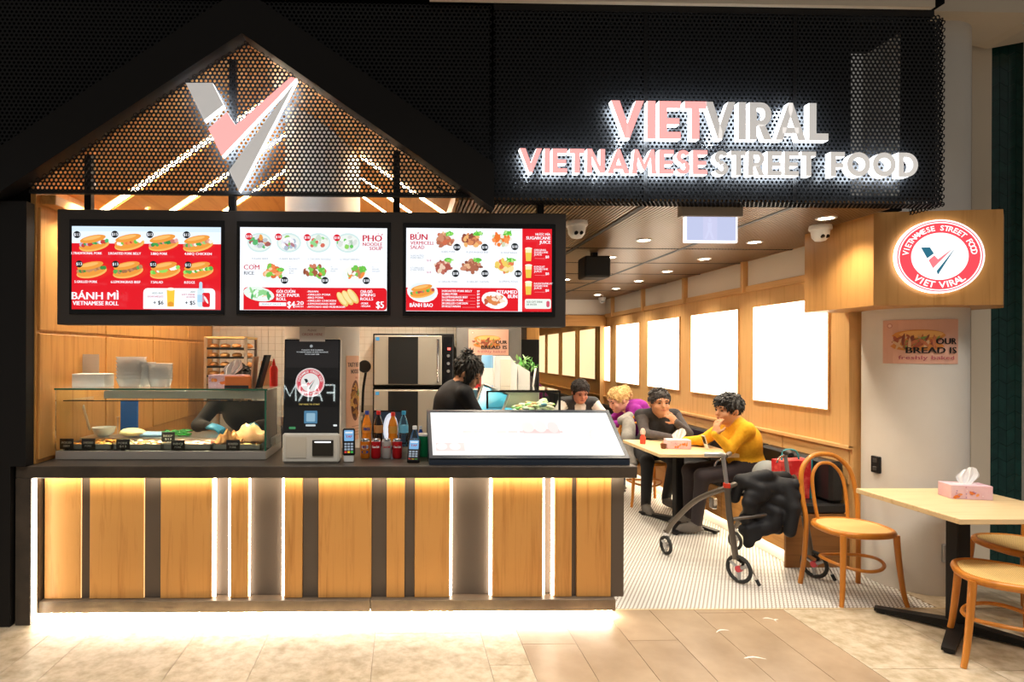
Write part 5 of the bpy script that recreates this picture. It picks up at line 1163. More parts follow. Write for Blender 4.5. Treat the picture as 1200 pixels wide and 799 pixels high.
t = tag(obj('red_canister', MB().lathe([(.035, a.z), (.035, a.z + .16), (.02, a.z + .18), (0, a.z + .18)], (XX(561, 5.7), 5.72, 0), 18), mat('canister_red', '#a82424', .4), smooth=40), 'dark red canister behind the pale blue bottle', 'canister')
plx = XX(617, 6.0); pt_ = thing('potted_plant', 'small leafy pot plant beside the rice dispenser', 'plant', (plx, 6.03, a.z))
obj('pot', MB().lathe([(.05, a.z), (.065, a.z + .10), (.06, a.z + .10), (0, a.z + .09)], (plx, 6.03, 0), 18), mat('dark_pot', '#221c1a', .6), pt_, 40)
g = random.Random(33); lf = MB(); lms = [mat('leaf_a', '#5fae4a', .5), mat('leaf_b', '#a8d890', .5)]
for k in range(60):
    c_ = Vector((plx + g.gauss(0, .05), 6.03 + g.gauss(0, .05), a.z + .17 + g.random() * .13)); d_ = Vector((g.gauss(0, 1), g.gauss(0, 1), g.gauss(.4, .6))).normalized() * .04; s_ = d_.cross(Vector((0, 0, 1))).normalized() * .016
    lf.mi = g.randrange(2); lf.add([c_ - d_, c_ + s_, c_ + d_, c_ - s_], [(0, 1, 2, 3)])
lf.mi = 0
obj('foliage', lf, lms, pt_, kind='stuff')
for k in range(5): obj('stem', MB().tube([(plx, 6.03, a.z + .09), (plx + .05 * math.cos(k * 1.3), 6.03 + .05 * math.sin(k * 1.3), a.z + .24)], .003, 5), lms[0], pt_)
for i, px in enumerate((627, 630.5)):
    t = thing('menu_stand', ['pale menu card in an acrylic stand beside the plant', 'dark menu card in an acrylic stand by the mirror'][i], 'menu stand', (XX(px, 5.75 + .05 * i), 5.75, a.z))
    x_ = XX(px, 5.75 + .06 * i); obj('card', MB().prism([(0, 0), (.006, 0), (.036, .19), (.03, .19)], lambda p_, q_, d: (x_ - .03 + p_, d, a.z + q_), 5.7 + .08 * i, 5.76 + .08 * i), (M_WHITE, M_BLACK)[i], t); obj('card_foot', MB().box(x_ - .04, x_ + .03, 5.7 + .08 * i, 5.78 + .08 * i, a.z, a.z + .008), M_BOTTLE, t)
tag(obj('wall_cabinet', MB().box(XX(617, 6.6), XX(632, 6.6), 6.6, 7.0, 1.58, 2.3, .004), M_WOOD), 'small timber wall cabinet at the end of the grey wall', 'cabinet')
dk = tag(obj('dark_gap_box', MB().box(XG1 + .02, XG1 + .22, 6.42, 6.9, 0, 1.75, .006), M_BLACK), 'tall black box put in for the dark gap beside the grey wall', 'dark_gap_box')  # black box standing in for the dark gap past the grey wall

# ------------------------------------------------------------------ ceiling fittings
def downlight(x, y, label, power=40, z=CEIL):
    t = thing('downlight', label, 'downlight', (x, y, z), 0, 'recessed ceiling downlights')
    obj('trim_ring', MB().lathe([(.062, z - .006), (.062, z), (.045, z), (.045, z - .006), (.062, z - .006)], (x, y, 0), 20, cap=False), M_WHITE, t, 40)
    obj('lens', MB().lathe([(.045, z - .004), (.045, z - .002)], (x, y, 0), 20), mat('downlight_lens', (1, 1, 1), .5, emit=(1, .88, .68), es=30.), t)
    d = bpy.data.lights.new('downlight_beam', 'SPOT'); d.energy = power; d.color = (1, .86, .66); d.spot_size = math.radians(120); d.spot_blend = .8; d.shadow_soft_size = .05
    o = bpy.data.objects.new('downlight_beam', d); COL.objects.link(o); o.parent = t; o.location = (0, 0, -.02)
for k in range(7): downlight(2.80 + .025 * k, 3.883 + .845 * k, 'recessed downlight, %s in the row along the lit wall' % ['first', 'second', 'third', 'fourth', 'fifth', 'sixth', 'seventh'][k], 55)
for k in range(6): downlight(1.89 + .02 * k, 3.85 + .83 * k, 'recessed downlight, %s in the row over the aisle' % ['first', 'second', 'third', 'fourth', 'fifth', 'sixth'][k], 55)
for k in range(3): downlight(.75, 4.3 + .85 * k, 'added downlight, %s in the unseen row over the kitchen passage' % ['first', 'second', 'third'][k], 55)  # hidden behind the menu board, added to brighten the kitchen
for k, (sx, sy) in enumerate(((-1, 3.85), (-1, 4.7), (-1, 5.4), (1, 5.35), (1, 6.0))):  # first one is visible, the other four are added to brighten the kitchen
    x = RX + sx * 1.08; z = RZ - (RZ - EZ) * 1.08 / EX - .03; t = thing('ceiling_spotlight', 'small white spotlight in a mostly added set, %s on the slope of the pitched ceiling towards the %s' % (('first', 'second', 'third', 'first', 'second')[k], 'timber wall' if sx < 0 else 'dining area'), 'spotlight', (x, sy, z), 0, 'spotlights on the pitched ceiling')
    obj('spot_body', MB().lathe([(.038, z - .09), (.04, z - .02), (.02, z + .01)], (x, sy, 0), 18, cap=False), M_WHITE, t, 40); obj('spot_lens', MB().lathe([(.036, z - .086), (.036, z - .082)], (x, sy, 0), 18), MATS['downlight_lens'], t)
    d = bpy.data.lights.new('spot_beam', 'SPOT'); d.energy = 58; d.color = (1, .86, .66); d.spot_size = math.radians(130); d.spot_blend = .8; d.shadow_soft_size = .05
    o = bpy.data.objects.new('spot_beam', d); COL.objects.link(o); o.parent = t; o.location = (0, 0, -.10)
def dome(p_, label, s=1.):
    x, y, z = p_; t = thing('dome_camera', label, 'security camera', (x, y, z))
    obj('mount', MB().lathe([(.062 * s, z - .03 * s), (.066 * s, z - .022 * s), (.062 * s, z)], (x, y, 0), 24), M_WHITE, t, 40)
    obj('dome', MB().lathe([(0, z - .105 * s), (.03 * s, z - .098 * s), (.048 * s, z - .075 * s), (.055 * s, z - .03 * s)], (x, y, 0), 24), M_WHITE, t, 40)
    for dx in (-.014, .016): obj('lens', MB().lathe([(0, y - .050 * s), (.011 * s, y - .048 * s), (.012 * s, y - .035 * s)], (x + dx * s, 0, z - .075 * s), 12, 'y'), M_BLACKG, t, 40)
dome((1.19, 4.06, CEIL), 'white dome camera on the ceiling beside the menu board', 1.15)
dome((2.93, 4.12, CEIL), 'white dome camera on the ceiling beside the timber sign box', 1.1)
dome((3.17, 9.4, CEIL), 'small distant dome camera on the ceiling by the mirror', .9)
spk = thing('ceiling_speaker', 'black box speaker hanging under the slatted ceiling', 'speaker', (1.72, 5.3, CEIL))
obj('cabinet', MB().box(1.60, 1.83, 5.2, 5.42, 2.27, 2.46, .012), M_BLACK, spk); obj('bracket', MB().box(1.69, 1.74, 5.28, 5.34, 2.46, 2.5), M_BLACK, spk); obj('grille', MB().box(1.612, 1.818, 5.194, 5.201, 2.282, 2.448, .003), mat('speaker_cloth', (.02, .02, .02), .9), spk)
ex = thing('exit_sign', 'glowing pale exit sign box hanging under the ceiling', 'exit sign', (2.0, 3.62, 2.3))
a, b = W(802, 284, 3.62), W(864, 252, 3.62); m0, m1 = W(797, 254, 3.62), W(869, 238, 3.62)
obj('sign_mount', MB().box(m0.x, m1.x, 3.60, 3.66, m0.z, m1.z, .004), mat('sign_mount_grey', '#9a8f82', .5), ex)
obj('hanger', MB().box((a.x + b.x) / 2 - .1, (a.x + b.x) / 2 + .1, 3.615, 3.645, m1.z, CEIL), M_BLACK, ex)
bd = obj('sign_panel', MB().box(a.x, b.x, 3.615, 3.64, a.z, b.z + .003, .002), mat('sign_rim_light', (1, 1, 1), .5, emit=(.9, .92, 1), es=1.1), ex)
pp = Print((a.x + .012, 3.6148, a.z + .012), (1, 0, 0), (0, 0, 1), b.x - a.x - .024, b.z - a.z - .014); pp.rect(0, 0, 1, 1, '#bfc6e6'); pp.up(); pp.rect(.33, .05, .62, .98, '#c9cbea'); pp.up(); pp.ell(.47, .2, .03, .08, '#cfd2f0'); pp.poly([(.42, .3), (.52, .3), (.50, .62), (.56, .95), (.51, .95), (.46, .68), (.40, .95), (.36, .93), (.43, .6)], '#cfd2f0')
pp.build('sign_face', vcol('exit_print', .95, .4), bd)
# ------------------------------------------------------------------ wall bench
BX = 2.87; BY0 = 4.39
bn_ = thing('wall_bench', 'long timber wall bench with black upholstered seat and glowing plinth', 'bench', (3.1, 7.0, 0))
obj('end_panel', MB().box(BX, XR - .005, BY0, BY0 + .02, 0, .395, .002), wood('walnut_end', '#8f5f30', '#7a4e26', 0), bn_)
obj('plinth', MB().box(BX + .07, BX + .09, BY0 + .02, YB - .1, 0, .14), M_WALLW, bn_)
for i in range(6):
    y0 = BY0 + .021 + i * .88; obj('front_board', MB().box(BX, BX + .02, y0, y0 + .876, .125, .395, .002), M_WOODY, bn_)
obj('led_strip', MB().box(BX + .025, BX + .045, BY0 + .03, YB - .1, .115, .124), mat('bench_led', (1, .9, .7), .5, emit=(1, .85, .6), es=20.), bn_)
M_VINYL = mat('black_vinyl', (.012, .012, .013), .35)
for i in range(6):
    y0 = BY0 + .005 + i * .88
    obj('seat_cushion', MB().box(BX - .005, XR - .02, y0, y0 + .872, .397, .475, .016), M_VINYL, bn_, 30)
    obj('back_cushion', MB().box(XR - .15, XR - .04, y0, y0 + .872, .48, .79, .022), M_VINYL, bn_, 30)
# ------------------------------------------------------------------ tables
def cafe_table(cx, cy, w, d, label, arms, base=(0, 0)):
    t = thing('cafe_table', label, 'table', (cx, cy, 0), 0, 'cafe tables')
    bx_, by_ = cx + base[0], cy + base[1]
    obj('table_top', MB().box(cx - w / 2, cx + w / 2, cy - d / 2, cy + d / 2, .71, .74, .003), M_TABLE, t)
    obj('pedestal', MB().box(bx_ - .04, bx_ + .04, by_ - .04, by_ + .04, .03, .70, .006), M_BLACK, t)
    obj('top_plate', MB().box(bx_ - .15, bx_ + .15, by_ - .15, by_ + .15, .70, .71), M_BLACK, t)
    for (ax, ay) in arms:
        v = Vector((ax, ay, 0)); n = v.length; u = v / n; s_ = Vector((-u.y, u.x, 0))
        vs = []
        for (k, w_, h) in ((.0, .035, .065), (n, .028, .030)):
            for sg in (-1, 1): vs += [(bx_ + u.x * k + s_.x * w_ * sg, by_ + u.y * k + s_.y * w_ * sg, .012), (bx_ + u.x * k + s_.x * w_ * sg, by_ + u.y * k + s_.y * w_ * sg, h)]
        ft = obj('foot_arm', MB().add(vs, [(0, 1, 3, 2), (4, 6, 7, 5), (0, 4, 5, 1), (2, 3, 7, 6), (1, 5, 7, 3), (0, 2, 6, 4)]), M_BLACK, t)
        obj('foot_pad', MB().lathe([(.022, 0), (.022, .014)], (bx_ + u.x * (n - .03), by_ + u.y * (n - .03), 0), 12), M_RUBBER, ft)
    return t
cafe_table(3.27, 3.39, .74, .71, 'pale timber cafe table with black cross foot beside the white column', [(-.27, .27), (.30, .27), (-.30, -.26), (.30, -.30)], (-.06, -.02))
cafe_table(2.545, 5.47, .69, .86, 'pale timber cafe table where the man and the boy sit', [(-.20, .38), (.22, .36), (-.18, -.33), (.22, -.30)], (.04, .05))
cafe_table(2.30, 7.05, .70, .66, 'far timber cafe table where the man in the vest eats', [(-.26, .26), (.26, .26), (-.26, -.26), (.26, -.26)])
# ------------------------------------------------------------------ bentwood chairs
def bentwood():
    t = thing('bentwood_chair', 'bentwood', 'chair', (0, 0, 0), 0, 'bentwood cane-seat chairs', local=True)
    ring = [(.205 * math.copysign(abs(math.cos(a)) ** .8, math.cos(a)) * (1 + .06 * -math.sin(a)), .195 * math.copysign(abs(math.sin(a)) ** .8, math.sin(a)), .445) for a in [2 * math.pi * k / 40 for k in range(40)]]
    obj('seat_frame', MB().tube(ring, .021, 8, closed=True, flat=.8), M_BENT, t, 60)
    mb = MB(); vs = [(0, 0, .452)] + [(x * .95, y * .95, .459) for x, y, z in ring]; mb.add(vs, [(0, 1 + k, 1 + (k + 1) % 40) for k in range(40)])
    vs2 = [(x, y, .440) for x, y, z in vs]; mb.add(vs2, [(0, 1 + (k + 1) % 40, 1 + k) for k in range(40)])
    obj('cane_seat', mb, M_CANE, t)
    for s_ in (-1, 1):
        obj('front_leg', MB().tube(spline([(s_ * .172, -.155, .44), (s_ * .18, -.165, .28), (s_ * .195, -.18, .10), (s_ * .212, -.195, 0)], 5), [.019 - .006 * k / 15 for k in range(16)], 10), M_BENT, t, 60)
    hoop = [(-.205, .205, 0), (-.190, .185, .20), (-.183, .180, .44), (-.192, .205, .60), (-.175, .240, .77), (-.10, .262, .865), (0, .268, .89)]
    hoop = hoop + [(-x, y, z) for x, y, z in hoop[-2::-1]]
    obj('back_hoop', MB().tube(spline(hoop, 7), .0155, 10), M_BENT, t, 60)
    inn = [(-.105, .172, .45), (-.115, .20, .60), (-.105, .23, .74), (-.055, .247, .815), (0, .25, .83)]; inn = inn + [(-x, y, z) for x, y, z in inn[-2::-1]]
    obj('inner_hoop', MB().tube(spline(inn, 7), .0115, 8), M_BENT, t, 60)
    obj('ring_stretcher', MB().tube([(.175 * math.cos(a), .165 * math.sin(a), .225 + .012 * math.cos(2 * a)) for a in [2 * math.pi * k / 36 for k in range(36)]], .011, 8, closed=True), M_BENT, t, 60)
    return t
n, l, b_ = nodes(M_CANE)          # woven cane: crossed strands with small gaps
wv = coords(M_CANE, (1, 1, 1), False)
w1 = n.new('ShaderNodeTexWave'); w1.inputs['Scale'].default_value = 38; w1.bands_direction = 'X'; w2 = n.new('ShaderNodeTexWave'); w2.inputs['Scale'].default_value = 38; w2.bands_direction = 'Y'
mm_ = n.new('ShaderNodeMath'); mm_.operation = 'MAXIMUM'; l.new(wv, w1.inputs['Vector']); l.new(wv, w2.inputs['Vector']); l.new(w1.outputs['Fac'], mm_.inputs[0]); l.new(w2.outputs['Fac'], mm_.inputs[1])
l.new(ramp(M_CANE, mm_.outputs[0], [(.35, '#a8793a'), (.6, '#e2ba70'), (1, '#ecca86')]), b_.inputs['Base Color'])
ch0 = bentwood(); ch0.location = (2.985, 3.89, 0); ch0['label'] = 'bentwood chair with its hooped back against the bench end and column'
dup(ch0, (3.14, 3.03, 0), math.radians(-125), 'bentwood chair tucked under the near side of the tissue-box table')
dup(ch0, (3.74, 3.50, 0), math.radians(-92), 'bentwood chair between the tissue-box table and the green tiles')
dup(ch0, (2.60, 6.34, 0), math.radians(0), 'bentwood chair under the man in the grey sweater')
dup(ch0, (2.24, 7.72, 0), 0, 'bentwood chair under the man in the black vest')
# ------------------------------------------------------------------ things on the tables
tissue_box((3.375, 3.50, .74), math.radians(-12), .215, 'pink floral tissue box on the table beside the white column')
tissue_box((2.50, 5.36, .74), math.radians(-8), .205, 'pink tissue box on the table between the man and the boy')
def condiment(x, y):
    t = thing('sauce_bottle', 'small red sauce bottle with white cap on the family table', 'sauce bottle', (x, y, .74))
    obj('bottle_body', MB().lathe([(.024, .74), (.026, .75), (.026, .80), (.014, .83)], (x, y, 0), 16), mat('sauce_red', '#e0503c', .3), t, 40); obj('cap', MB().lathe([(.022, .83), (.024, .86), (.015, .885), (0, .89)], (x, y, 0), 14), mat('cap_pink', '#f0c8b8', .4), t, 40)
condiment(2.29, 5.62)
t = tag(obj('noodle_bowl', MB().lathe([(.05, .742), (.06, .745), (.115, .80), (.110, .80), (.055, .752), (0, .75)], (2.80, 5.52, 0), 28), mat('dark_bowl', '#2a2625', .4), smooth=40), 'wide dark noodle bowl in front of the boy', 'bowl')
t = thing('phone', 'white phone propped beside the noodle bowl', 'phone', (2.78, 5.30, .74)); obj('phone_body', MB().prism([(0, 0), (.008, 0), (-.03, .12), (-.038, .12)], lambda a, b, d: (2.74 + a, d, .745 + b), 5.27, 5.33), M_WHITE, t)
obj('phone_screen', MB().prism([(-.001, .008), (0, .008), (-.0375, .112), (-.0385, .112)], lambda a, b, d: (2.74 + a, d, .745 + b), 5.275, 5.325), M_BLACKG, t)
t = thing('tea_cup', 'small dark tea cup beside the pink tissue box', 'cup', (2.36, 5.33, .74)); obj('cup_body', MB().lathe([(.016, .741), (.022, .746), (.026, .785), (.023, .785), (.018, .75), (0, .748)], (2.36, 5.33, 0), 16), mat('brown_cup', '#6a3a24', .4), t, 40)
pl = tag(obj('dinner_plate', MB().lathe([(.06, .741), (.07, .745), (.11, .76), (.107, .764), (.06, .75), (0, .75)], (2.26, 7.15, 0), 28), M_WHITE, smooth=40), 'white plate in front of the man in the vest', 'plate')
# ------------------------------------------------------------------ wall sockets on the column
def on_col(phi, z): r = .296; return Vector((3.622 + r * math.sin(phi), 4.146 - r * math.cos(phi), z)), phi
for px, py, col, nm, sz in ((1028, 544, M_BLACK, 'black double power socket on the white column', (.034, .058)), (1110, 648, M_GREY, 'grey power socket low on the white column behind the table', (.030, .060))):
    ph = phi_at(px, 3.622, 4.146, .296); P_, _ = on_col(ph, 0); z = ZZ(py, P_.y, px); Mx = Matrix.Translation((P_.x, P_.y, z)) @ Matrix.Rotation(ph, 4, 'Z')
    t = thing('power_socket', nm, 'socket', (P_.x, P_.y, z), 0)
    pb_ = obj('socket_plate', MB().box(-sz[0], sz[0], -.016, .004, -sz[1], sz[1], .004).xf(Mx), col, t)
    for zz_ in (-.028, .028): obj('outlet', MB().box(-.016, .016, -.019, -.015, zz_ - .014, zz_ + .014, .002).xf(Mx), M_WHITE if col is M_GREY else mat('outlet_dark', '#3a3836', .5), t)
# ------------------------------------------------------------------ rollator walker
ro = thing('rollator', 'dark rollator walker with wheels and brake levers parked by the bench', 'walker', (2.5, 4.45, 0))
M_ROL = mat('dark_frame_paint', '#6a625a', .35, .6)
wheels = {'a': (2.10, 4.69, .075), 'b': (2.35, 4.10, .098), 'c': (2.945, 4.19, .098), 'd': (2.72, 4.80, .075)}
for k, (x, y, r) in wheels.items():
    an = .45 if k in 'bc' else .2; Mw = Matrix.Translation((x, y, r)) @ Matrix.Rotation(an, 4, 'Z')
    w_ = obj('wheel', MB().tube([(0, (r - .013) * math.cos(2 * math.pi * q / 28), (r - .013) * math.sin(2 * math.pi * q / 28)) for q in range(28)], .013, 8, closed=True).xf(Mw), M_RUBBER, ro, 60)
    obj('hub', MB().lathe([(.022, -.014), (.022, .014)], (0, 0, 0), 14, 'x').xf(Mw), mat('hub_red', '#c8404a', .4) if k in 'bc' else M_GREY, w_)
    for q in range(3):
        a = 2.09 * q + .5; obj('spoke', MB().tube([(0, 0, 0), (0, (r - .02) * math.cos(a), (r - .02) * math.sin(a))], [.014, .010], 6).xf(Mw), M_GREY, w_)
for (k, top, nm) in (('b', (2.30, 4.22, .865), 0), ('c', (2.84, 4.36, .865), 1)):
    x, y, r = wheels[k]
    obj('post', MB().tube([(x - .01, y + .02, r + .06), (x - .03, y + .07, .45), (top[0] + .012, top[1] - .03, .66)], [.021, .021, .019], 10), M_ROL, ro, 60)
    obj('post_inner', MB().tube([(top[0] + .012, top[1] - .03, .66), top], .014, 10), M_GREY, ro, 60)
    obj('collar', MB().lathe([(.024, .645), (.024, .675)], (top[0] + .012, top[1] - .03, 0), 14), mat('collar_red', '#c83a26', .4), ro)
    obj('fork', MB().tube([(x - .01, y + .02, r + .07), (x + .03, y + .0, r + .04), (x + .02, y, r)], .012, 8), M_BLACK, ro, 60)
    hd = Vector((.02, -.01, 0)); gp = Vector(top)
    obj('handle', MB().tube([gp, gp + Vector((-.02, -.06, .012)), gp + Vector((-.05, -.15, .008))] if k == 'c' else [gp + Vector((.02, .02, 0)), gp + Vector((-.03, -.02, .012)), gp + Vector((-.12, .03, .005))], [.016, .018, .017], 10), M_GREY if k == 'b' else M_BLACK, ro, 60)
    obj('brake_lever', MB().tube(spline([gp + Vector((0, -.01, -.02)), gp + Vector((-.04, .0, -.035)), gp + Vector((-.06, .0, -.075))], 4), .007, 6), M_CHROME, ro, 60)
    obj('grip_bar', MB().tube([gp + Vector((.03, .02, -.005)), gp + Vector((.16, .20, -.015))] if k == 'b' else [gp, gp + Vector((.1, .1, -.01))], .016, 10), M_ROL, ro, 60)
    obj('parking_rod', MB().tube([(x + .04, y - .03, r + .07), (x + .10, y - .05, .03)], .007, 6), M_CHROME, ro, 60); obj('rod_tip', MB().tube([(x + .095, y - .048, .04), (x + .112, y - .054, .003)], .012, 8), M_RUBBER, ro, 60)
for (k, pts) in (('a', [(2.10, 4.69, .17), (2.13, 4.60, .30), (2.21, 4.42, .50), (2.32, 4.22, .635), (2.46, 4.20, .70), (2.60, 4.30, .72)]), ('d', [(2.72, 4.80, .17), (2.74, 4.72, .32), (2.78, 4.55, .52), (2.84, 4.38, .64), (2.88, 4.30, .70)])):
    obj('side_arch', MB().tube(spline(pts, 6), .019, 10), M_ROL, ro, 60); x, y, r = wheels[k]
    obj('fork', MB().tube([(x, y, .19), (x + .02, y, .14), (x + .016, y, r)], .012, 8), M_GREY, ro, 60); obj('stem', MB().lathe([(.022, .155), (.026, .165), (.022, .19)], (x, y, 0), 12), M_CHROME, ro, 40)
obj('cross_bar', MB().tube(spline([(2.335, 4.15, .43), (2.50, 4.14, .455), (2.75, 4.2, .465), (2.91, 4.25, .44)], 6), .014, 8), M_ROL, ro, 60)
obj('seat_sling', MB().box(2.36, 2.86, 4.20, 4.42, .58, .60, .008), M_BLACK, ro)
obj('latch', MB().box(2.27, 2.31, 4.30, 4.36, .46, .54, .008), M_CHROME, ro)
# ------------------------------------------------------------------ bag on the bench
bg = thing('shopping_bag', 'red and turquoise shopping bag on the bench behind the walker', 'bag', (3.05, 4.62, .475))
obj('bag_body', MB().prism([(-.11, 0), (.11, 0), (.13, .30), (-.12, .29)], lambda a, b, d: (3.05 + a, 4.60 + d + .05 * a, .477 + b), -.05, .07), mottled('red_print', '#c81c22', '#e05850', 14., .6, (.45, .6)), bg)
obj('bag_side', MB().prism([(-.052, 0), (.072, 0), (.075, .30), (-.055, .30)], lambda a, b, d: (3.05 + d, 4.605 + a, .477 + b), .125, .133), mat('turquoise', '#2f9aa4', .6), bg)
obj('bag_handle', MB().tube(spline([(2.97, 4.60, .76), (2.99, 4.60, .84), (3.08, 4.60, .84), (3.11, 4.60, .77)], 5), .008, 6), mat('turquoise', '#2f9aa4', .6), bg, 60)
tag(obj('hand_bag', MB().ell((3.02, 4.86, .60), (.12, .10, .12), 18, 10), mat('grey_bag', '#8a8f8e', .7), smooth=60), 'grey soft bag on the bench behind the red shopping bag', 'bag')
# ------------------------------------------------------------------ people: one blended surface per body
def sdf_mesh(prims, h):
    lo = np.array([1e9] * 3); hi = -lo
    for p in prims:
        if p['t'] == 'c': a = np.minimum(p['a'], p['b']) - max(p['ra'], p['rb']); b = np.maximum(p['a'], p['b']) + max(p['ra'], p['rb'])
        else: a = p['c'] - max(p['r']); b = p['c'] + max(p['r'])
        p['lo'], p['hi'] = a, b; lo = np.minimum(lo, a); hi = np.maximum(hi, b)
    lo -= 4 * h; hi += 4 * h; N = np.ceil((hi - lo) / h).astype(int) + 1
    D = np.full(N, .25, np.float32)
    for p in prims:
        pad = p['k'] + 3 * h + .012; i0 = np.maximum(((p['lo'] - pad - lo) / h).astype(int), 0); i1 = np.minimum(((p['hi'] + pad - lo) / h).astype(int) + 2, N)
        g = np.stack(np.meshgrid(*[lo[k] + h * np.arange(i0[k], i1[k]) for k in range(3)], indexing='ij'), -1)
        d = pdist(p, g).astype(np.float32); s = np.s_[i0[0]:i1[0], i0[1]:i1[1], i0[2]:i1[2]]; q = D[s]; k = p['k']
        m = np.maximum(k - np.abs(q - d), 0) / k; D[s] = np.minimum(q, d) - m * m * k * .25
    S = D < 0
    c = [S[i:N[0] - 1 + i, j:N[1] - 1 + j, k:N[2] - 1 + k] for i in (0, 1) for j in (0, 1) for k in (0, 1)]
    tot = sum(x.astype(np.int8) for x in c); act = (tot > 0) & (tot < 8); idx = np.argwhere(act); vid = np.full(act.shape, -1, np.int64); vid[tuple(idx.T)] = np.arange(len(idx))
    acc = np.zeros((len(idx), 3)); cnt_ = np.zeros(len(idx)); cor = [np.array(x) for x in ((0, 0, 0), (0, 0, 1), (0, 1, 0), (0, 1, 1), (1, 0, 0), (1, 0, 1), (1, 1, 0), (1, 1, 1))]
    vals = [D[tuple((idx + o).T)] for o in cor]
    for a in range(8):
        for b in range(a + 1, 8):
            if np.abs(cor[a] - cor[b]).sum() != 1: continue
            va, vb = vals[a], vals[b]; m = (va < 0) != (vb < 0); t = np.where(m, va / np.where(m, va - vb, 1), 0)[:, None]
            acc += np.where(m[:, None], cor[a] + (cor[b] - cor[a]) * t, 0); cnt_ += m
    V = lo + h * (idx + acc / cnt_[:, None]); Fs = []
    for ax in range(3):
        o = [0, 0, 0]; o[ax] = 1; sl0 = [slice(1, -1)] * 3; sl0[ax] = slice(0, N[ax] - 1)
        A = S[tuple(slice(1, N[k] - 1) if k != ax else slice(0, N[ax] - 1) for k in range(3))]; B = S[tuple(slice(1, N[k] - 1) if k != ax else slice(1, N[ax]) for k in range(3))]
        e = np.argwhere(A != B); 
        if not len(e): continue
        base = e.copy()
        for k in range(3):
            if k != ax: base[:, k] += 1
        u, w = [(1, 2), (2, 0), (0, 1)][ax]; q = []
        for du, dw in ((-1, -1), (0, -1), (0, 0), (-1, 0)):
            t = base.copy(); t[:, u] += du; t[:, w] += dw; q.append(vid[tuple(t.T)])
        q = np.stack(q, 1); ins = A[tuple(e.T)]; q[~ins] = q[~ins][:, ::-1]; Fs.append(q)
    Fq = np.concatenate(Fs); ctr = V[Fq].mean(1); best = np.full(len(ctr), 1e9); mi = np.zeros(len(ctr), int)
    for p in prims:
        d = pdist(p, ctr) - p.get('pri', 0); m = d < best; best[m] = d[m]; mi[m] = p['m']
    return V, Fq, mi
def pdist(p, g):
    if p['t'] == 'c':
        ab = p['b'] - p['a']; t = np.clip(((g - p['a']) @ ab) / max(ab @ ab, 1e-9), 0, 1); d = np.linalg.norm(g - p['a'] - t[..., None] * ab, axis=-1) - (p['ra'] + (p['rb'] - p['ra']) * t)
    else:
        q = (g - p['c']) @ p['R']; k0 = np.linalg.norm(q / p['r'], axis=-1); k1 = np.linalg.norm(q / (np.array(p['r']) ** 2), axis=-1); d = k0 * (k0 - 1) / np.maximum(k1, 1e-6)
    for n, o in p.get('cut', ()): d = np.maximum(d, (g - o) @ n)
    return d
A3 = lambda v: np.array(v, float)
def nz(v): v = A3(v); return v / np.linalg.norm(v)
def capsule(a, b, ra, rb, m, k=.02, **kw): return dict(t='c', a=A3(a), b=A3(b), ra=ra, rb=rb, m=m, k=k, **kw)
def ellip(c, r, m, R=None, k=.02, **kw): return dict(t='e', c=A3(c), r=np.array(r, float), R=np.eye(3) if R is None else R, m=m, k=k, **kw)
def frame(x, y): x = nz(x); y = nz(A3(y) - x * (A3(y) @ x)); return np.stack([x, y, np.cross(x, y)], 1)
def hand(w, d, nrm, curl, m, side=1, s=1.):
    w, d = A3(w), nz(d); nrm = nz(A3(nrm) - d * (A3(nrm) @ d)); lat = np.cross(d, nrm) * side; out = [ellip(w + d * .045 * s, (.040 * s, .052 * s, .018 * s), m, np.stack([lat, d, np.cross(lat, d)], 1), .012)]
    for i, (o, L) in enumerate(((-.030, .062), (-.010, .074), (.010, .078), (.030, .068))):
        b0 = w + d * .082 * s + lat * o * s; c1 = curl * .55; d1 = d * math.cos(c1) - nrm * math.sin(c1); b1 = b0 + d1 * L * .52 * s; c2 = curl * 1.5; d2 = d * math.cos(c2) - nrm * math.sin(c2); b2 = b1 + d2 * L * .5 * s
        out += [capsule(b0, b1, .0095 * s, .0088 * s, m, .004), capsule(b1, b2, .0088 * s, .0075 * s, m, .004)]
    t0 = w + d * .022 * s + lat * .030 * s; td = nz(d * .6 + lat * .75 - nrm * .35); t1 = t0 + td * .038 * s; td2 = nz(d * .9 + lat * .25 - nrm * (.3 + curl * .3)); out += [capsule(t0, t1, .013 * s, .0105 * s, m, .006), capsule(t1, t1 + td2 * .03 * s, .0105 * s, .008 * s, m, .004)]
    return out
def np_obj(name, V, Fq, mi, mats, parent, smooth=80):
    mb = MB(); mb.v = [tuple(x) for x in V.tolist()]; mb.f = [tuple(x) for x in Fq.tolist()]; mb.m = mi.tolist(); return obj(name, mb, mats, parent, smooth)
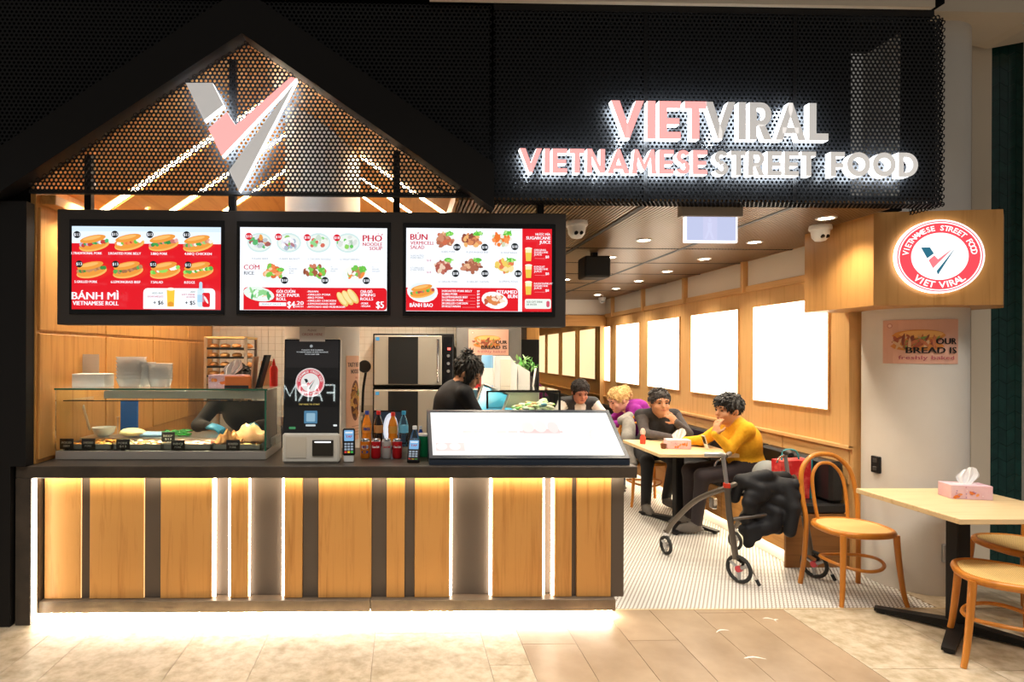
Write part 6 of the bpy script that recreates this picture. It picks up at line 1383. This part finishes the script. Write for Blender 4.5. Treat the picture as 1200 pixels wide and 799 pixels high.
def person(label, J, mats, hs=1., h=.008, hair=None, extra=(), bulk=1., glove=False, beard=None, hood=False):
    # mats: skin, top, trousers, shoes, sleeves(optional)
    SK, TP, TR, SH, SL = 0, 1, 2, 3, 4
    hip, ch, nk, hd = (A3(J[k]) for k in ('hip', 'chest', 'neck', 'head')); s = nz(J['side']); hf, hu = nz(J['face']), A3((0, 0, 1))
    if 'hup' in J: hu = A3(J['hup'])
    tu = nz(nk - hip); tf = np.cross(tu, s); Rt = np.stack([s, np.cross(tu, s), tu], 1); P = []
    b = bulk
    P += [ellip(hip, (.175 * b, .13 * b, .125), TR, Rt, .05), capsule(hip + tu * .05, ch, .135 * b, .15 * b, TP, .06), ellip(ch + tu * .02, (.19 * b, .125 * b, .17), TP, Rt, .05)]
    sw = J.get('sw', .175)
    shl, shr = nk - tu * .055 - s * sw, nk - tu * .055 + s * sw
    shl = A3(J.get('shl', shl)); shr = A3(J.get('shr', shr))
    P += [capsule(shl, nk - tu * .02, .062 * b, .06 * b, TP, .05), capsule(shr, nk - tu * .02, .062 * b, .06 * b, TP, .05)]
    for sh, e, w, dd, nn, sd, cu in ((shl, J['el'], J['wl'], J['hl'], J['nl'], 1, J.get('cl', .6)), (shr, J['er'], J['wr'], J['hr'], J['nr'], -1, J.get('cr', .6))):
        P += [capsule(sh, e, .060 * b, .047 * b, SL, .03), capsule(e, w, .047 * b, .033, SL, .02)]
        P += hand(w, dd, nn, cu, 5 if glove else SK, sd)
    # head
    hl = nz(np.cross(hf, hu)); hu2 = np.cross(hl, hf); Rh = np.stack([hl, hf, hu2], 1); q = lambda x, y, z: hd + hs * (hl * x + hf * y + hu2 * z)
    P += [capsule(nk - tu * .03, q(0, -.02, -.06), .058 * hs, .052 * hs, SK, .03, pri=-.004), ellip(q(0, -.012, .025), (.078 * hs, .096 * hs, .092 * hs), SK, Rh, .02), ellip(q(0, .022, -.045), (.062 * hs, .072 * hs, .072 * hs), SK, Rh, .03), ellip(q(0, .062, -.088), (.026 * hs, .022 * hs, .020 * hs), SK, Rh, .03),
          capsule(q(0, .086, .015), q(0, .103, -.022), .009 * hs, .0135 * hs, SK, .012), ellip(q(0, .084, -.055), (.026 * hs, .012 * hs, .012 * hs), SK, Rh, .012), capsule(q(-.045, .078, .030), q(.045, .078, .030), .012 * hs, .012 * hs, SK, .02)]
    for sg in (-1, 1): P += [ellip(q(sg * .080, -.012, -.008), (.010 * hs, .020 * hs, .030 * hs), SK, Rh, .008), ellip(q(sg * .040, .066, -.030), (.025 * hs, .02 * hs, .022 * hs), SK, Rh, .02)]
    # legs
    for hp, kn, an, fd in ((hip - s * .088, J['kl'], J['al'], J['fl']), (hip + s * .088, J['kr'], J['ar'], J['fr'])):
        an = A3(an); fd = nz(fd); P += [capsule(hp, kn, .092, .062, TR, .05), capsule(kn, an, .062, .047, TR, .03), capsule(an + (0, 0, -.035), an + fd * .13 + A3((0, 0, -.05)), .045, .036, SH, .02, pri=.002), ellip(an + fd * .06 + A3((0, 0, -.062)), (.045, .13, .026), SH, frame(np.cross(fd, (0, 0, 1)), fd), .015, pri=.004)]
    P += list(extra)
    V, Fq, mi = sdf_mesh(P, h)
    t = thing('person', label, 'person', (hip[0], hip[1], 0)); np_obj('body', V, Fq, mi, mats, t)
    # face details
    for sg in (-1, 1):
        e_ = MB().ell((0, 0, 0), (.013 * hs, .006 * hs, .0055 * hs), 10, 6); c = q(sg * .032, .0845, .006); M4 = Matrix(((*Rh[0], c[0]), (*Rh[1], c[1]), (*Rh[2], c[2]), (0, 0, 0, 1))); obj('eye', e_.xf(M4), mat('eye_dark', '#1c1210', .2), t, 60)
        br = [q(sg * .016, .091, .027), q(sg * .034, .090, .032), q(sg * .050, .080, .027)]; obj('eyebrow', MB().tube(br, .0042 * hs, 6), mat('brow', '#1e1613', .8), t, 60)
    obj('mouth', MB().tube([q(-.022, .090, -.056), q(0, .0965, -.055), q(.022, .090, -.056)], [.003 * hs, .0055 * hs, .003 * hs], 6), mat('lip', '#9c5148', .5), t, 60)
    if hair:
        HP = []
        for c, r, cuts in hair['parts']:
            HP.append(ellip(q(*c), [x * hs for x in r], 0, Rh, .02, cut=[(Rh @ nz(n_), q(*o)) for n_, o in cuts]))
        V, Fq, mi = sdf_mesh(HP, .007); mb = MB(); mb.v = [tuple(x) for x in V.tolist()]; mb.f = [tuple(x) for x in Fq.tolist()]; mb.m = [0] * len(mb.f)
        g = random.Random(len(V)); crown = q(0, -.045, .125); cen = q(0, -.015, .02)          # loose locks over the cap of hair
        for _ in range(hair.get('n', 420)):
            v = V[g.randrange(len(V))]; nr = nz(v - cen); fl = v - crown; fl = fl - nr * (fl @ nr); fl = nz(fl + .015 * A3([g.gauss(0, 1) for _ in range(3)]) + hair.get('comb', 0) * hl * .03)
            L = hs * hair.get('len', .032) * (.6 + .8 * g.random()); r0 = v - nr * .003 - fl * L * .4; r1 = v + nr * .006 + fl * L * .2; r2 = v + nr * (.004 + .010 * g.random()) + fl * L * .8
            mb.tube([r0, r1, r2], [.004, .0062, .0012], 4, cap=False, mi=0)
        obj('hair', mb, hair['mat'], t, 80)
    return t, q, Rh
SHORT = [((0, -.018, .040), (.088, .104, .094), [((0, .75, -.66), (0, .070, .045)), ((0, .25, -1), (0, -.02, -.035))])]
THICK = [((0, -.016, .045), (.092, .108, .098), [((0, .75, -.66), (0, .078, .040)), ((0, .25, -1), (0, -.02, -.045))]), ((0, .05, .085), (.06, .05, .035), [])]
def skin(n, c): return mottled('skin_' + n, c, c, 8., .5, (.3, .7))
BLK = mat('hair_black', (.012, .010, .009), .45); GRYH = mat('hair_grey_brown', '#2e2724', .5)
SH_G = mat('shoe_grey', '#5a5450', .7); TROU = mat('trouser_black', '#17161a', .8); KNIT = mottled('grey_knit', '#4a4546', '#5a5454', 30., .9, (.3, .7), .1)
SLB = mat('sleeve_black', '#141315', .8)
KN2 = mottled('dark_knit', '#2c2a2c', '#3a3738', 30., .9, (.3, .7), .1)
person('man in a grey sweater resting his chin on his hand at the cafe table', dict(hip=(2.62, 6.30, .585), chest=(2.645, 6.12, .84), neck=(2.62, 6.02, 1.015), head=(2.59, 5.94, 1.105), side=(1, .1, 0), face=(-.06, -1, -.04),
    el=(2.43, 5.92, .80), wl=(2.62, 5.76, .785), hl=(1, -.15, 0), nl=(0, .1, 1), cl=.5, er=(2.86, 5.90, .80), wr=(2.705, 5.83, .925), hr=(-.6, -.02, .62), nr=(.3, -1, .2), cr=1.1, sw=.18,
    kl=(2.45, 5.90, .52), al=(2.45, 5.93, .095), fl=(-.1, -1, 0), kr=(2.74, 5.93, .53), ar=(2.77, 6.18, .10), fr=(.1, -1, 0)), [skin('man', '#c08a66'), KN2, TROU, SH_G, KNIT], 1.10, .008, dict(mat=GRYH, parts=SHORT, len=.015, n=500))
YEL = mottled('mustard_knit', '#d99a12', '#e8ae24', 40., .9, (.3, .7), .15); DKP = mat('trouser_plum', '#2c2428', .8)
person('boy in a mustard yellow sweater with his hand at his mouth on the bench', dict(hip=(3.06, 5.20, .595), chest=(2.99, 5.18, .84), neck=(2.915, 5.16, 1.005), head=(2.85, 5.15, 1.105), side=(0, 1, 0), face=(-1, -.18, -.06),
    el=(2.80, 5.03, .79), wl=(2.685, 5.05, .905), hl=(.22, .12, 1), nl=(-1, -.3, 0), cl=.5, er=(2.78, 5.45, .80), wr=(2.56, 5.50, .785), hr=(-1, .0, -.05), nr=(0, 0, 1), cr=.4, sw=.16,
    kl=(2.60, 5.10, .54), al=(2.62, 5.24, .10), fl=(-1, 0, 0), kr=(2.60, 5.33, .54), ar=(2.66, 5.46, .10), fr=(-1, .1, 0)), [skin('boy', '#c9906a'), YEL, DKP, SH_G, YEL], 1.06, .008, dict(mat=BLK, parts=THICK, len=.024, n=500))
WHS = mat('white_shirt', '#ddd8d2', .8); VEST = mottled('quilted_vest', '#1d1d20', '#2a2a2e', 14., .6, (.4, .6), .4)
person('man in a black quilted vest and white shirt looking down at his plate', dict(hip=(2.24, 7.72, .585), chest=(2.24, 7.60, .88), neck=(2.235, 7.49, 1.03), head=(2.23, 7.42, 1.118), side=(1, 0, 0), face=(.05, -1, -.42),
    el=(1.93, 7.44, .82), wl=(2.08, 7.26, .80), hl=(.7, -.7, 0), nl=(0, 0, 1), er=(2.55, 7.44, .82), wr=(2.40, 7.24, .84), hr=(-.6, -.6, .2), nr=(.2, -.2, 1), sw=.19,
    kl=(2.12, 7.30, .52), al=(2.12, 7.36, .095), fl=(0, -1, 0), kr=(2.36, 7.30, .52), ar=(2.36, 7.36, .095), fr=(0, -1, 0)), [skin('diner', '#c4846a'), VEST, TROU, SH_G, WHS], 1.16, .010, dict(mat=mat('hair_dark_brown', '#221814', .6), parts=SHORT, len=.018, n=450), bulk=1.12, extra=[ellip((2.235, 7.47, .89), (.045, .05, .11), 4, None, .01, pri=.02)])
PUR = mottled('purple_fleece', '#7a1478', '#8f1f8c', 18., .9, (.3, .7), .2); BLONDE = mottled('hair_blonde', '#c9a060', '#e0bc80', 30., .5, (.3, .7))
person('woman in a purple hoodie with blonde hair tied up leaning over the table', dict(hip=(2.99, 6.98, .60), chest=(2.81, 6.97, .85), neck=(2.65, 6.94, .985), head=(2.525, 6.92, 1.055), side=(0, 1, 0), face=(-1, -.25, -.45),
    el=(2.55, 6.74, .80), wl=(2.35, 6.82, .79), hl=(-1, .2, 0), nl=(0, 0, 1), er=(2.55, 7.17, .80), wr=(2.38, 7.05, .86), hr=(-.7, -.2, .5), nr=(-.5, .2, 1), sw=.165,
    kl=(2.55, 6.88, .54), al=(2.56, 6.90, .095), fl=(-1, 0, 0), kr=(2.55, 7.08, .54), ar=(2.56, 7.08, .095), fr=(-1, 0, 0)), [skin('woman', '#d8a088'), PUR, mat('jeans', '#2a3448', .8), SH_G, PUR], 1.15, .010,
    dict(mat=BLONDE, len=.016, n=500, parts=[((0, -.018, .038), (.088, .106, .094), [((0, .85, -.52), (0, .070, .055)), ((0, .2, -1), (0, -.02, -.045))]), ((0, -.115, .075), (.035, .04, .04), []), ((0, -.14, .02), (.028, .03, .07), [])]),
    extra=[ellip((2.76, 6.95, 1.0), (.12, .13, .07), 1, None, .04)], bulk=1.05)
TEE = mottled('black_uniform', '#17181c', '#1f2026', 10., .8)
person('kitchen worker in a black top bending over the prep counter', dict(hip=(.34, 4.76, .93), chest=(.40, 4.74, 1.19), neck=(.455, 4.72, 1.335), head=(.52, 4.70, 1.435), side=(.25, -1, 0), face=(.82, -.28, -.50),
    el=(.58, 4.94, 1.08), wl=(.76, 4.97, 1.10), hl=(1, .05, -.1), nl=(0, 0, 1), er=(.60, 4.53, 1.08), wr=(.78, 4.66, 1.08), hr=(.9, .3, -.1), nr=(0, 0, 1), sw=.165,
    kl=(.36, 4.82, .50), al=(.34, 4.84, .095), fl=(1, 0, 0), kr=(.38, 4.62, .50), ar=(.36, 4.62, .095), fr=(1, 0, 0)), [skin('worker', '#c08e6c'), TEE, TROU, SLB, TEE], 1.04, .009,
    dict(mat=BLK, parts=[((0, -.020, .040), (.090, .108, .096), [((0, .8, -.6), (0, .072, .045)), ((0, .2, -1), (0, -.02, -.06))]), ((0, -.075, .125), (.04, .04, .035), []), ((.07, .03, -.01), (.018, .03, .07), []), ((-.07, .03, -.01), (.018, .03, .07), [])]))
GLV = mat('blue_glove', '#4fb0dc', .4)
person('kitchen worker in black with blue gloves bent over behind the food case', dict(hip=(-1.13, 4.86, .90), chest=(-1.19, 4.60, 1.13), neck=(-1.20, 4.47, 1.27), head=(-1.20, 4.40, 1.365), side=(-1, 0, 0), face=(.02, -.55, -.85), hup=(0, -.8, .6),
    el=(-.97, 4.45, 1.06), wl=(-1.03, 4.30, 1.075), hl=(-.75, -.5, -.15), nl=(0, -.3, 1), er=(-1.52, 4.46, 1.05), wr=(-1.40, 4.30, 1.065), hr=(.9, -.35, -.1), nr=(0, -.3, 1), sw=.19,
    kl=(-1.04, 4.84, .48), al=(-1.04, 4.90, .095), fl=(0, -1, 0), kr=(-1.24, 4.84, .48), ar=(-1.24, 4.90, .095), fr=(0, -1, 0)), [skin('cook', '#c08e6c'), mat('charcoal_shirt', '#37332f', .85), TROU, SLB, MATS['charcoal_shirt'], GLV], 1.0, .009, dict(mat=BLK, parts=SHORT), glove=True)
# ------------------------------------------------------------------ coats
def cloth_lumps(name, label, cat, prims, m, h=.011):
    V, Fq, mi = sdf_mesh(prims, h); mb = MB(); mb.v = [tuple(x) for x in V.tolist()]; mb.f = [tuple(x) for x in Fq.tolist()]; mb.m = [0] * len(mb.f)
    return tag(obj(name, mb, m, smooth=80), label, cat)
g = random.Random(17); cp_ = []
for i in range(7):                                   # quilted puffer coat hanging over the walker seat: rows of padded tubes
    z = .68 - i * .052; x0, x1 = 2.44 + .012 * math.sin(i * 2.), 2.78 - .02 * i + .02 * math.sin(i * 1.3); yy = 4.165 - .01 * math.sin(i)
    for k in range(4):
        f0, f1 = k / 4, (k + 1) / 4; dy = lambda f: yy - .03 * math.sin(f * 7 + i * .6); dz = lambda f: z - .028 * math.sin(f * 5 + 1.2 * i) - .03 * f
        cp_.append(capsule((x0 + (x1 - x0) * f0, dy(f0), dz(f0)), (x0 + (x1 - x0) * f1, dy(f1), dz(f1)), .041, .040, 0, .020))
for i in range(4): cp_.append(capsule((2.45 + .05 * i, 4.19, .70 + .01 * i), (2.80, 4.30 + .02 * i, .69 - .02 * i), .045, .05, 0, .02))
for i in range(4): cp_.append(capsule((2.44, 4.15, .36 - .035 * i), (2.60 - .05 * i, 4.14, .40 - .045 * i), .03, .03, 0, .015))
cp_ += [capsule((2.72, 4.16, .66), (2.735, 4.10, .52), .05, .045, 0, .02), capsule((2.735, 4.10, .52), (2.70, 4.09, .36), .045, .04, 0, .02), capsule((2.41, 4.20, .70), (2.385, 4.22, .56), .04, .035, 0, .02)]
cloth_lumps('puffer_coat', 'black quilted puffer coat draped over the walker seat', 'coat', cp_, mat('black_nylon', (.012, .012, .014), .62, spec=.3))
cp_ = [capsule((2.43, 6.54, .86), (2.55, 6.64, .90), .05, .05, 0, .03), capsule((2.47, 6.45, .86), (2.395, 6.28, .70), .06, .06, 0, .04), capsule((2.395, 6.28, .70), (2.37, 6.22, .42), .065, .07, 0, .04), capsule((2.46, 6.40, .80), (2.43, 6.32, .44), .06, .07, 0, .04), capsule((2.36, 6.24, .60), (2.40, 6.14, .46), .05, .05, 0, .03)]
cloth_lumps('grey_coat', 'pale grey fleece coat hung over the chair of the man in the sweater', 'coat', cp_, mottled('grey_fleece', '#7d7974', '#948f89', 25., .9, (.3, .7), .2))
# ------------------------------------------------------------------ neon sign of the shop across the walkway, seen reflected in the kiosk screen
fm_ = thing('neon_sign', 'white neon letters FARM on a dark board facing the kiosk screen', 'sign', (-1.50, -2.0, 1.60))
obj('sign_board', MB().box(-2.05, -.95, -2.06, -2.02, 1.55, 1.98, .004), M_BLACK, fm_)
M_NEON = mat('neon_white', (1, 1, 1), .5, emit=(.85, 1, .98), es=16.)
LT = {'F': [[(0, 0), (0, 1), (.6, 1)], [(0, .52), (.5, .52)]], 'A': [[(0, 0), (.36, 1), (.72, 0)], [(.14, .35), (.58, .35)]], 'R': [[(0, 0), (0, 1), (.4, 1), (.58, .88), (.58, .65), (.4, .52), (0, .52)], [(.32, .52), (.62, 0)]], 'M': [[(0, 0), (.05, 1), (.42, .3), (.79, 1), (.84, 0)]]}
x = -1.06
for ch in 'FARM':
    w = {'F': .6, 'A': .72, 'R': .62, 'M': .84}[ch]; mb = MB()
    for st in LT[ch]: mb.tube([(x - a * .235, -2.0, 1.64 + b * .25) for a, b in st], .011, 6)
    obj('neon_letter', mb, M_NEON, fm_); x -= w * .235 + .045
